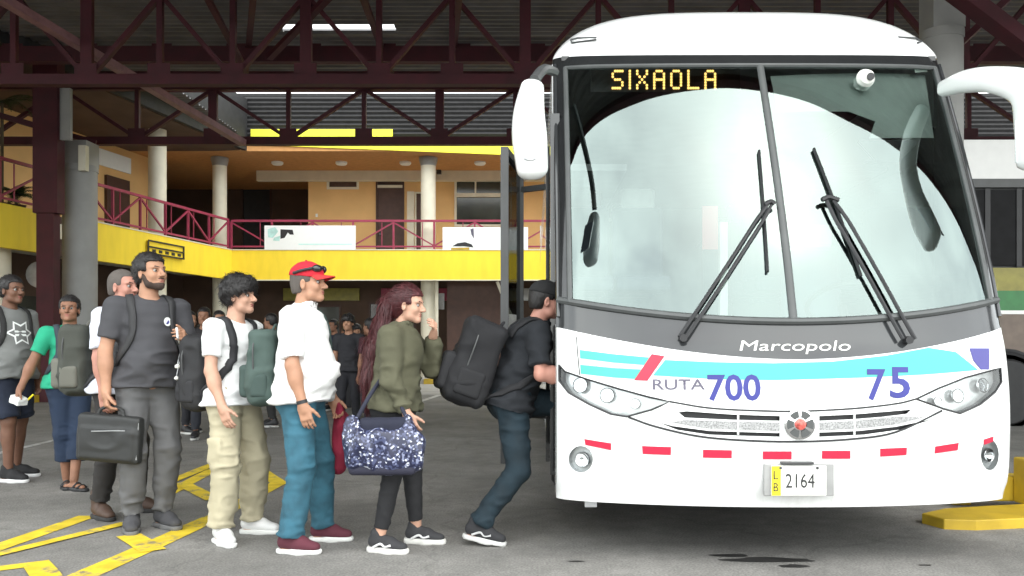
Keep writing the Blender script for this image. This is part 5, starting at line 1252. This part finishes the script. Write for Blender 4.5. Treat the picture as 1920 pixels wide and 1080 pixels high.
rc = ball_cap(polo, 'red baseball cap with dark sunglasses resting on it, on the man in white polo', cl_('red cap cloth', (.50, .012, .028)), cl_('red brim', (.55, .03, .03)))
sgl = worn(polo, 'sunglasses', 'dark wrap sunglasses pushed up on the red cap', 'sunglasses'); hd = polo['hd']; sc = polo['sc']
for s in (-1, 1):
    F = Fld(); F.ell(hd((.078, s*.046, .082)), (.020, .036, .024), polo['Rh'] @ rot(s*.7), .004); put('lens', F.mesh(.005, (), None, 1, sc), M['black_gloss'], sgl, True)
    tb('temple', M['ink'], sgl, [Vector(hd(q))*sc for q in ((.062, s*.078, .082), (.0, s*.096, .070), (-.06, s*.088, .056))], .009, True)
tb('bridge', M['ink'], sgl, [Vector(hd(q))*sc for q in ((.092, -.02, .088), (.098, 0, .09), (.092, .02, .088))], .005, True)
backpack(polo, 'grey green backpack hanging behind the white polo', cl_('dark sage nylon', (.055, .085, .075)), cl_('dark sage pocket', (.045, .072, .064)), (.17, .28, .46), (-.255, .08, 1.12), strap=1, seed=8)
jk = worn(polo, 'jacket', 'crumpled maroon jacket held beside the teal jeans', 'jacket'); sh, e_, wr, d_, n_2, t_ = polo['J']['L']
F = Fld(); a = wr+d_*.08; F.cone(a+np.array((.01, 0, .03)), a+np.array((.03, .01, -.12)), .028, .048, .03).cone(a+np.array((.03, .01, -.12)), a+np.array((.0, .0, -.36)), .05, .036, .03).cone(a+np.array((.04, .02, -.05)), a+np.array((.05, .03, -.28)), .034, .03, .03)
put('jacket_cloth', F.mesh(.009, (), folds(.016, (13, 13, 5), 4), 1, sc), cl_('maroon fleece', (.22, .012, .035)), jk, True)
wt = worn(polo, 'wristwatch', 'dark wristwatch on the bare arm of the white polo man', 'watch')
wr = polo['J']['R'][2]; mb = MB(); dd = Vector(polo['J']['R'][3]); qd = dd.to_track_quat('Z', 'X').to_matrix(); mb.lathe((0, 0, 0), [(.029, -.012), (.033, -.010), (.033, .010), (.029, .012)], 18); mb.v = [tuple((Vector(wr)-dd*.02+qd @ Vector(v))*sc) for v in mb.v]; put('band', mb.mesh(smooth=True), M['ink'], wt, True)
# young man
at, h, yw = (-1.93, 5.50), 1.665, rad(-24)
yg = build_person(dict(label='young man with mop of black hair, white t-shirt and khaki cargo trousers', at=at, h=h, yaw=yw, skin='light', girth=.86, hair='mop', hyaw=.22, jaw=.95,
    legR=LW(at, yw, h, (-1.96, 5.36), rad(-50)), legL=LW(at, yw, h, (-1.86, 5.64), rad(-6)), armR=((.10, -.16, -1), (.38, .05, -1)), armL=((-.05, .14, -1), (.85, -.35, -.15)), handR=dict(curl=.4), handL=dict(curl=1.0, n=(0, -1, 0), t=(0, 0, 1)),
    top=dict(m=cl_('white t-shirt cotton', (.74, .75, .75), var=.03), hem=.905, sleeve=.66, ease=.026, fold=.008, seed=5, tilt=.05),
    bottom=dict(m=cl_('khaki cotton', (.40, .36, .25), var=.10), name='cargo_trousers', wide=.016, rk=.074, ra=.072, len=.99, fold=.011, pocket=1),
    shoe=dict(m=cl_('white leather', (.70, .70, .69), .5, var=.03), ms=cl_('white rubber sole', (.68, .68, .66)), laces=cl_('white lace', (.6, .6, .6)), big=1.04)))
backpack(yg, 'big black backpack with dangling key charms on the young man in khaki', cl_('black nylon', (.014, .014, .016), .7), cl_('black nylon pocket', (.017, .017, .02), .7), (.20, .32, .50), (-.275, .02, 1.12), seed=11)
bp = bpy.data.objects[-1] if False else [o for o in C.objects if o.name.startswith('backpack')][-1]
for z, y, r in ((1.16, -.10, .020), (1.08, -.11, .016)):
    c_ = yg['up']((-.405, y, z)); mb = MB().lathe((0, 0, 0), [(.001, -r), (r, -r*.4), (r, r*.4), (.001, r)], 12); mb.v = [tuple((c_+np.array(v))*yg['sc']) for v in mb.v]; put('key_charm', mb.mesh(smooth=True), M['plate'], bp, True)
    tb('charm_cord', M['silver'], bp, [Vector((c_+np.array((0, 0, r)))*yg['sc']), Vector((c_+np.array((.02, .01, .12)))*yg['sc'])], .004, True, smooth=False)
wb = worn(yg, 'water_bottle', 'pale blue water bottle in the hand of the young man in khaki', 'bottle'); sh, e_, wr, d_, n_2, t_ = yg['J']['L']; c_ = wr+d_*.075+n_2*.034
M['bottle'] = glass_mat('bottle plastic', (.55, .85, .92), 1.5, .08); mb = MB().lathe((0, 0, 0), [(.026, -.10), (.030, -.09), (.030, -.02), (.027, 0), (.030, .03), (.029, .06), (.012, .095), (.012, .105)], 18); mb.v = [tuple((c_+np.array(v))*yg['sc']) for v in mb.v]; put('bottle_body', mb.mesh(smooth=True), mat('bottle blue', (.35, .62, .70), .2), wb, True)
mb = MB().lathe((0, 0, 0), [(.014, .105), (.014, .122)], 14); mb.v = [tuple((c_+np.array(v))*yg['sc']) for v in mb.v]; put('cap', mb.mesh(smooth=True), M['banner'], wb, True)
# bearded man in charcoal
at, h, yw = (-2.60, 5.76), 1.845, rad(-52)
gm = build_person(dict(label='bearded man in charcoal t-shirt and grey trousers holding a black case', at=at, h=h, yaw=yw, skin='tan', girth=.98, hair='fade', beard=1, hyaw=.48, hpitch=-.10, brow='hair_black',
    legR=LW(at, yw, h, (-2.69, 5.72), rad(-66)), legL=LW(at, yw, h, (-2.53, 5.83), rad(-38)), armR=((.03, -.22, -1), (.12, .0, -1)), armL=((.10, .20, -1), (.85, -.35, .30)), handR=dict(curl=1.15, n=(0, 1, 0), t=(1, 0, 0)), handL=dict(curl=.9, n=(0, -1, 0), t=(0, 0, 1)),
    top=dict(m=cl_('charcoal cotton', (.050, .050, .056), var=.1), hem=.915, sleeve=.70, ease=.027, belly=.05, fold=.007, seed=9, name='t_shirt'),
    bottom=dict(m=cl_('grey twill', (.105, .105, .108), var=.12), wide=.004, rk=.074, ra=.064, len=.98, fold=.010),
    shoe=dict(m=cl_('dark grey sneaker', (.05, .05, .055)), ms=cl_('grey sole', (.13, .13, .13)), laces=cl_('grey lace', (.25, .25, .25)))))
tr = bvh(gm['shirt'])
def badge(p, q, r, m, name='badge', flat=1.):
    loc, nn, i, d = bvh(p['shirt']).find_nearest(Vector(np.array(q)*p['sc'])); u = nn.cross(Vector((0, 0, 1))).normalized(); v = nn.cross(u)
    vs = [loc+nn*.006+u*r*math.cos(k*math.pi/8)+v*r*flat*math.sin(k*math.pi/8) for k in range(16)]; return put(name, MB().add(vs, [tuple(range(16))]).mesh(fix=False), m, p['shirt'], True)
badge(gm, gm['up']((.18, .10, 1.33)), .030, M['banner']); badge(gm, gm['up']((.19, .10, 1.33)), .016, M['blue_st'])
backpack(gm, 'black backpack behind the bearded man, mostly hidden by his charcoal shirt', cl_('black pack cloth', (.02, .02, .022), .7), cl_('black pack strap', (.028, .028, .03), .7), (.16, .28, .44), (-.25, 0, 1.18), seed=14)
ph = worn(gm, 'phone', 'small white phone in the raised hand of the bearded man', 'phone'); sh, e_, wr, d_, n_2, t_ = gm['J']['L']; c_ = wr+d_*.085+n_2*.03; F = Fld(); F.box(c_, (.07, .006, .036), np.stack([nrm(d_), nrm(n_2), nrm(t_)], 1), .005, .001); put('phone_body', F.mesh(.004, (), None, 0, gm['sc']), M['banner'], ph, True)
sh, e_, wr, d_, n_2, t_ = gm['J']['R']
kb = thing('laptop_bag', 'black soft laptop bag carried by the bearded man in charcoal', 'bag', (-2.75, 5.55, .53)); hw_ = Vector((wr+d_*.10+n_2*.03)*gm['sc']); hw_ = Matrix.Rotation(yw, 3, 'Z') @ hw_+Vector((at[0], at[1], 0))
M['bag_black'] = cl_('black grained bag', (.018, .019, .019), .55); R_ = rot(rad(-6)) @ rot(0, rad(4)); q0 = np.array(hw_)+np.array((-.01, -.0, -.205))
F = Fld(); F.box(q0, (.215, .038, .155), R_, .022, .02); F.box(q0+R_ @ np.array((0, -.036, -.03)), (.185, .014, .105), R_, .012, .012); 
put('bag_body', F.mesh(.008, (), folds(.004, (7, 7, 9), 22), 1), M['bag_black'], kb, False)
tb('zip', M['silver'], kb, [Vector(q0+R_ @ np.array((x, -.054, .055+.012*math.sin(x*9)))) for x in (-.10, -.03, .04, .13)], .0035, n=6)
tb('handle', M['bag_black'], kb, [Vector(q0+R_ @ np.array(v)) for v in ((-.09, -.01, .145), (-.075, -.005, .185), (-.03, 0, .207), (.03, 0, .207), (.075, -.005, .185), (.09, -.01, .145))], .011)
tb('edge_piping', M['silver'], kb, [Vector(q0+R_ @ np.array((.205, -.03, z))) for z in (-.12, 0, .12)], .004, n=6)
# woman with the bag
at, h, yw = (-.85, 5.24), 1.60, rad(-10)
wo_ = build_person(dict(label='woman with long maroon ponytail, olive jacket and black leggings, hand at mouth', at=at, h=h, yaw=yw, skin='light', fem=1, girth=1.04, hair='long', hairm='hair_red', hyaw=-.02, hpitch=.10, lean=.06, jaw=.9, brow='hair_red',
    legR=LW(at, yw, h, (-.925, 5.13), rad(-18)), legL=LW(at, yw, h, (-.735, 5.36), rad(-10)), armR=((.10, -.20, -1), (.42, .10, -.95)), armL=((.62, .12, -.75), (.10, -.40, .95)), handL=dict(curl=1.0, n=(-1, -.3, 0), t=(0, -.3, 1), d=(.35, -.55, .7)), handR=dict(curl=.7),
    top=dict(m=cl_('olive twill', (.080, .078, .046), var=.12), hem=.93, sleeve=1.93, ease=.038, fold=.009, seed=13, name='jacket', collar=1),
    bottom=dict(m=cl_('black leggings', (.012, .012, .014), .8), name='leggings', rk=.066, ra=.050, len=.93, fold=.004, wide=.0),
    shoe=dict(m=cl_('black mesh sneaker', (.03, .03, .033)), ms=cl_('chunky white sole', (.62, .61, .58)), laces=cl_('white laces', (.65, .65, .65)), accent=cl_('white stripe', (.66, .66, .66)), big=1.06, sole=.038)))
tt = thing('tote_bag', 'large navy tote with glittering silver pattern at the hip of the woman', 'bag', (-.86, 4.98, .5))
m = bpy.data.materials.new('navy silver pattern'); m.use_nodes = True; t = m.node_tree; b = t.nodes['Principled BSDF']; tc = t.nodes.new('ShaderNodeTexCoord'); vo = t.nodes.new('ShaderNodeTexVoronoi'); vo.inputs['Scale'].default_value = 90; sx_ = t.nodes.new('ShaderNodeSeparateColor'); rp = t.nodes.new('ShaderNodeValToRGB')
rp.color_ramp.interpolation = 'CONSTANT'; e = rp.color_ramp.elements; e[0].color = (.018, .02, .05, 1); e[1].position = .60; e[1].color = (.06, .07, .14, 1); e = rp.color_ramp.elements.new(.84); e.color = (.22, .24, .36, 1); e = rp.color_ramp.elements.new(.945); e.color = (.55, .57, .64, 1)
t.links.new(tc.outputs['Object'], vo.inputs['Vector']); t.links.new(vo.outputs['Color'], sx_.inputs[0]); t.links.new(sx_.outputs[0], rp.inputs[0]); t.links.new(rp.outputs[0], b.inputs['Base Color']); b.inputs['Roughness'].default_value = .35; M['sequin'] = m
q0 = np.array((-.875, 4.985, .685)); F = Fld(); F.box(q0+np.array((0, 0, -.045)), (.222, .088, .140), None, .08, .03); F.cone(q0+np.array((-.17, 0, .10)), q0+np.array((-.12, 0, -.02)), .045, .08, .06); F.cone(q0+np.array((.15, 0, .13)), q0+np.array((.12, 0, -.02)), .035, .08, .06); F.ell(q0+np.array((-.0, .01, .15)), (.115, .12, .095), None, .03, 's')
put('bag_body', F.mesh(.008, (), folds(.020, (11, 9, 4), 31), 1), M['sequin'], tt)
F = Fld(); F.box(q0+np.array((0, .005, .055)), (.15, .05, .08), None, .04, .02); put('lining', F.mesh(.01, (), folds(.006, (9, 9, 5), 30), 1), cl_('navy lining', (.012, .014, .03)), tt)
F = Fld(); F.box(q0+np.array((0, 0, -.165)), (.195, .078, .03), None, .028, .01); put('base_trim', F.mesh(.009, (), None, 1), cl_('navy base', (.018, .018, .035)), tt)
for x0, x1, hx_ in ((-.17, -.10, -.11), (.15, .10, .09)):
    tb('strap', cl_('navy strap', (.02, .022, .04)), tt, [Vector(q0+np.array(v)) for v in ((x0, 0, .10), (hx_*.9, .03, .24), (hx_*.3, .12, .36), (hx_*.1, .18, .40))], .012)
# man stepping in at the door
at, h, yw = (-.15, 5.52), 1.74, rad(10)
bo = build_person(dict(label='man in black jacket and dark jeans stepping up into the coach with one foot trailing', at=at, h=h, yaw=yw, skin='pinkish', girth=1.0, hair='cap', lean=.33, hipz=.885, hpitch=.02,
    legR=LW(at, yw, h, (-.345, 5.30), rad(-8), .03, .18), legL=LW(at, yw, h, (.28, 5.72), rad(5), .34), armR=((-.02, -.38, -.9), (.95, .10, -.02)), armL=((.9, .1, -.4), (.8, 0, .4)), handR=dict(curl=1.1, n=(-1, 0, 0), t=(0, 0, 1)), handL=dict(curl=1.1, n=(0, -1, 0), t=(0, 0, 1)),
    top=dict(m=cl_('black jacket shell', (.012, .014, .018), .9), hem=.88, sleeve=.80, ease=.036, fold=.010, seed=17, name='jacket', collar=1),
    bottom=dict(m=cl_('dark teal denim', (.007, .019, .028), var=.25, vs=9), name='jeans', wide=.004, rk=.074, ra=.062, len=.97, fold=.009),
    shoe=dict(m=cl_('black runner', (.025, .025, .028)), ms=cl_('white runner sole', (.6, .6, .58)), laces=cl_('grey laces', (.3, .3, .3)), accent=cl_('silver accent', (.5, .5, .5)))))
ball_cap(bo, 'black baseball cap on the man stepping into the coach', cl_('black cap cloth', (.012, .012, .013)), cl_('black brim', (.012, .012, .013)))
backpack(bo, 'large bulging black backpack on the man stepping into the coach', cl_('black ripstop', (.010, .010, .012), .85), cl_('black ripstop pocket', (.013, .013, .015), .85), (.27, .36, .54), (-.31, -.02, 1.11), tilt=.02, seed=19)
# the ones behind
at, h, yw = (-3.03, 6.22), 1.78, rad(-6)
g6 = build_person(dict(label='man with cropped grey hair in striped white shirt behind the bearded man', at=at, h=h, yaw=yw, skin='pinkish', hair='buzz', hairm='hair_grey', girth=1.0, hyaw=-.15,
    legR=LW(at, yw, h, (-3.11, 6.12), rad(-40)), legL=LW(at, yw, h, (-2.95, 6.36), rad(-6)), handR=dict(curl=.6),
    top=dict(m=cl_('white blue check shirt', (.62, .64, .72), var=.12, vs=30), sleeve=.8, hem=.88, seed=23, collar=1),
    bottom=dict(m=cl_('black trousers', (.022, .02, .02)), len=.96, wide=.006), shoe=dict(type='boot', m=cl_('brown leather', (.07, .04, .028), .6), ms=cl_('dark sole', (.03, .03, .03)))))
backpack(g6, 'olive grey backpack with pale lower pocket behind the bearded man', cl_('olive grey canvas', (.050, .054, .045)), cl_('pale khaki canvas', (.125, .125, .105)), (.21, .30, .48), (-.23, -.06, 1.12), seed=25, msf=M['ink'])
at, h, yw = (-4.03, 7.42), 1.655, rad(-48)
g7 = build_person(dict(label='dark haired person in bright green t-shirt and navy cropped trousers, face turned to camera', at=at, h=h, yaw=yw, skin='brown', hair='short', girth=.98, hyaw=-.45, hpitch=-.06,
    legR=LW(at, yw, h, (-4.06, 7.42), rad(-60)), legL=LW(at, yw, h, (-3.93, 7.30), rad(-30)), armR=((-.05, -.42, -1), (.05, -.42, -1)), handR=dict(curl=.8),
    top=dict(m=cl_('bright green cotton', (.018, .34, .19)), sleeve=.66, hem=.92, seed=27, name='t_shirt'),
    bottom=dict(m=cl_('navy cotton', (.012, .025, .055)), len=.80, wide=.010, ra=.07), shoe=dict(type='sandal', m=M['ink'], ms=M['ink'])))
backpack(g7, 'dark blue grey backpack on the person in green', cl_('blue grey nylon', (.030, .042, .055)), cl_('blue grey pocket', (.035, .048, .062)), (.16, .28, .42), (-.22, .05, 1.16), seed=29)
sh, e_, wr, d_, n_2, t_ = g7['J']['R']; cp = worn(g7, 'paper_packet', 'white paper packet held by the person in green', 'packet'); c_ = wr+d_*.10+n_2*.03; F = Fld(); F.box(c_, (.06, .05, .035), rot(.4, .3), .006, .002); put('packet_body', F.mesh(.007, (), folds(.004, (20, 20, 20), 2), 0, g7['sc']), M['banner'], cp, True)
tb('yellow_tab', M['plate_y'], cp, [Vector((c_+np.array((.03, .06, .0)))*g7['sc']), Vector((c_+np.array((.06, .10, .05)))*g7['sc'])], .008, True, smooth=False)
at, h, yw = (-4.80, 7.80), 1.86, rad(-24)
g8 = build_person(dict(label='man in grey t-shirt with white star print and navy shorts at left edge', at=at, h=h, yaw=yw, skin='dark', hair='short', girth=1.06, hyaw=.1,
    legR=LW(at, yw, h, (-4.75, 7.72), rad(-12)), legL=LW(at, yw, h, (-4.86, 8.02), rad(10)), handR=dict(curl=.5),
    top=dict(m=cl_('heather grey cotton', (.17, .175, .17)), sleeve=.75, hem=.88, belly=.04, seed=33, name='t_shirt'),
    bottom=dict(m=cl_('navy shorts cotton', (.012, .018, .036)), name='shorts', len=.47, wide=.012), shoe=dict(m=cl_('black canvas', (.015, .015, .016)), ms=cl_('white thin sole', (.6, .6, .6)))))
def print_on(p, q, pts, m, name='print'):
    tr = bvh(p['shirt']); c_ = np.array(q); vs = []; sc = p['sc']
    for a, b_ in pts:
        o = Vector((c_+p['Rl'] @ np.array((.3, a, b_)))*sc); loc, nn, i, d = tr.ray_cast(o, Vector(p['Rl'] @ np.array((-1, 0, 0))))
        vs.append(loc+nn*.006 if loc else o)
    return vs
def star(r0, r1, n=6): return [((r0 if k % 2 == 0 else r1)*math.cos(k*math.pi/n), (r0 if k % 2 == 0 else r1)*math.sin(k*math.pi/n)) for k in range(2*n)]
def print_outline(p, q, r, m):
    a, b_ = print_on(p, q, star(r, r*.60), m), print_on(p, q, star(r*.82, r*.46), m); n = len(a)
    put('print', MB().add(a+b_, [(i, (i+1) % n, n+(i+1) % n, n+i) for i in range(n)]).mesh(fix=False), m, p['shirt'], True)
    for z in (-.018, .012):
        v = print_on(p, np.array(q)+np.array((0, 0, z)), [(-.05, -.01), (.05, -.01), (.045, .008), (-.05, .008)], m); put('print', MB().add(v, [(0, 1, 2, 3)]).mesh(fix=False), m, p['shirt'], True)
print_outline(g8, g8['up']((.0, 0, 1.27)), .115, M['banner'])
backpack(g8, 'black backpack on the man with the star print', cl_('black pack nylon', (.015, .015, .016)), cl_('black pack pocket', (.02, .02, .02)), (.16, .3, .44), (-.24, 0, 1.17), seed=35)
# people in the shade behind
def far(label, px, foot, h, yw, sk_, top, bot, hair='short', **k):
    g_ = G(px, foot); sp = dict(label=label, at=(g_.x, g_.y), h=h, yaw=rad(yw), skin=sk_, hair=hair, fine=0, top=dict(dict(m=cl_(label[:9]+' top', top), sleeve=.7, seed=int(px)), **k.pop('topk', {})), bottom=dict(m=cl_(label[:9]+' bottom', bot), len=.96), shoe=dict(m=M['ink'], ms=M['w_line']), legR=(.08, -.10, 0), legL=(-.06, .10, .2)); sp.update(k); return build_person(sp)
f1 = far('person in black printed t-shirt facing camera between the bearded man and khaki man', 384, 822, 1.72, -80, 'brown', (.02, .018, .02), (.02, .022, .03))
badge(f1, f1['up']((.2, .0, 1.24)), .07, M['b2_brown'], 'print'); badge(f1, f1['up']((.2, -.05, 1.30)), .03, M['red_st'], 'print')
far('dark clothed person with phone near ear behind the young man', 410, 800, 1.74, -60, 'tan', (.03, .02, .025), (.02, .02, .02), armR=((.5, -.3, -.8), (-.1, .4, 1)))
far('person in dark navy top standing in shade behind the red cap man', 628, 770, 1.70, -120, 'brown', (.02, .024, .045), (.02, .02, .025))
far('shaded person in black top left of the maroon ponytail', 668, 762, 1.62, -70, 'tan', (.03, .028, .032), (.05, .05, .06), hair='mop')
far('shaded person in grey plum top beside the maroon ponytail', 694, 752, 1.66, -150, 'brown', (.06, .03, .045), (.02, .02, .025))
far('small distant person in white and grey by the cream column', 822, 706, 1.66, 170, 'tan', (.42, .43, .42), (.05, .05, .06))
far('shaded person in olive top standing just left of the khaki man', 352, 812, 1.70, -30, 'tan', (.05, .05, .035), (.02, .02, .025))
far('shaded person in rust top far back between cap man and ponytail woman', 650, 738, 1.68, 160, 'brown', (.10, .03, .02), (.03, .03, .04))
far('shaded person in pale blue top far back left of the khaki man', 372, 742, 1.70, 20, 'tan', (.16, .19, .24), (.03, .03, .04))
far('shaded person in black at far left under the balcony', 66, 752, 1.72, -40, 'brown', (.02, .02, .022), (.03, .03, .035))
far('shaded person in charcoal hooded top between red cap man and ponytail woman', 655, 805, 1.66, -100, 'tan', (.025, .025, .03), (.02, .02, .025), hair='mop')
far('shaded person in dark wine top close behind the maroon ponytail', 697, 812, 1.60, 150, 'brown', (.05, .012, .02), (.02, .02, .03))
far('shaded person in dark green top between khaki man and white polo man', 512, 800, 1.70, 170, 'brown', (.02, .035, .02), (.03, .03, .03))
lu = [('black suitcase standing in shade behind the woman', 648, 770, (.02, .02, .024)), ('grey suitcase beside the black one behind the woman', 682, 780, (.10, .10, .11))]
for lab, px, py, cc in lu:
    g_ = G(px, py); s = thing('suitcase', lab, 'suitcase', g_, .3, 'luggage behind the queue'); mm = mat(lab[:10], cc, .5)
    put('shell', MB().box(-.2, -.12, .06, .2, .12, .62).mesh(bevel=.03), mm, s, True); 
    for x in (-.15, .15): put('wheel', MB().lathe((x, 0, .03), [(.03, -.012), (.03, .012)], 12, 'y').mesh(), M['ink'], s, True)
    put('handle', MB().tube([(-.09, .08, .6), (-.09, .08, .86), (.09, .08, .86), (.09, .08, .6)], .01, smooth=False).mesh(), M['dark_grey'], s, True)
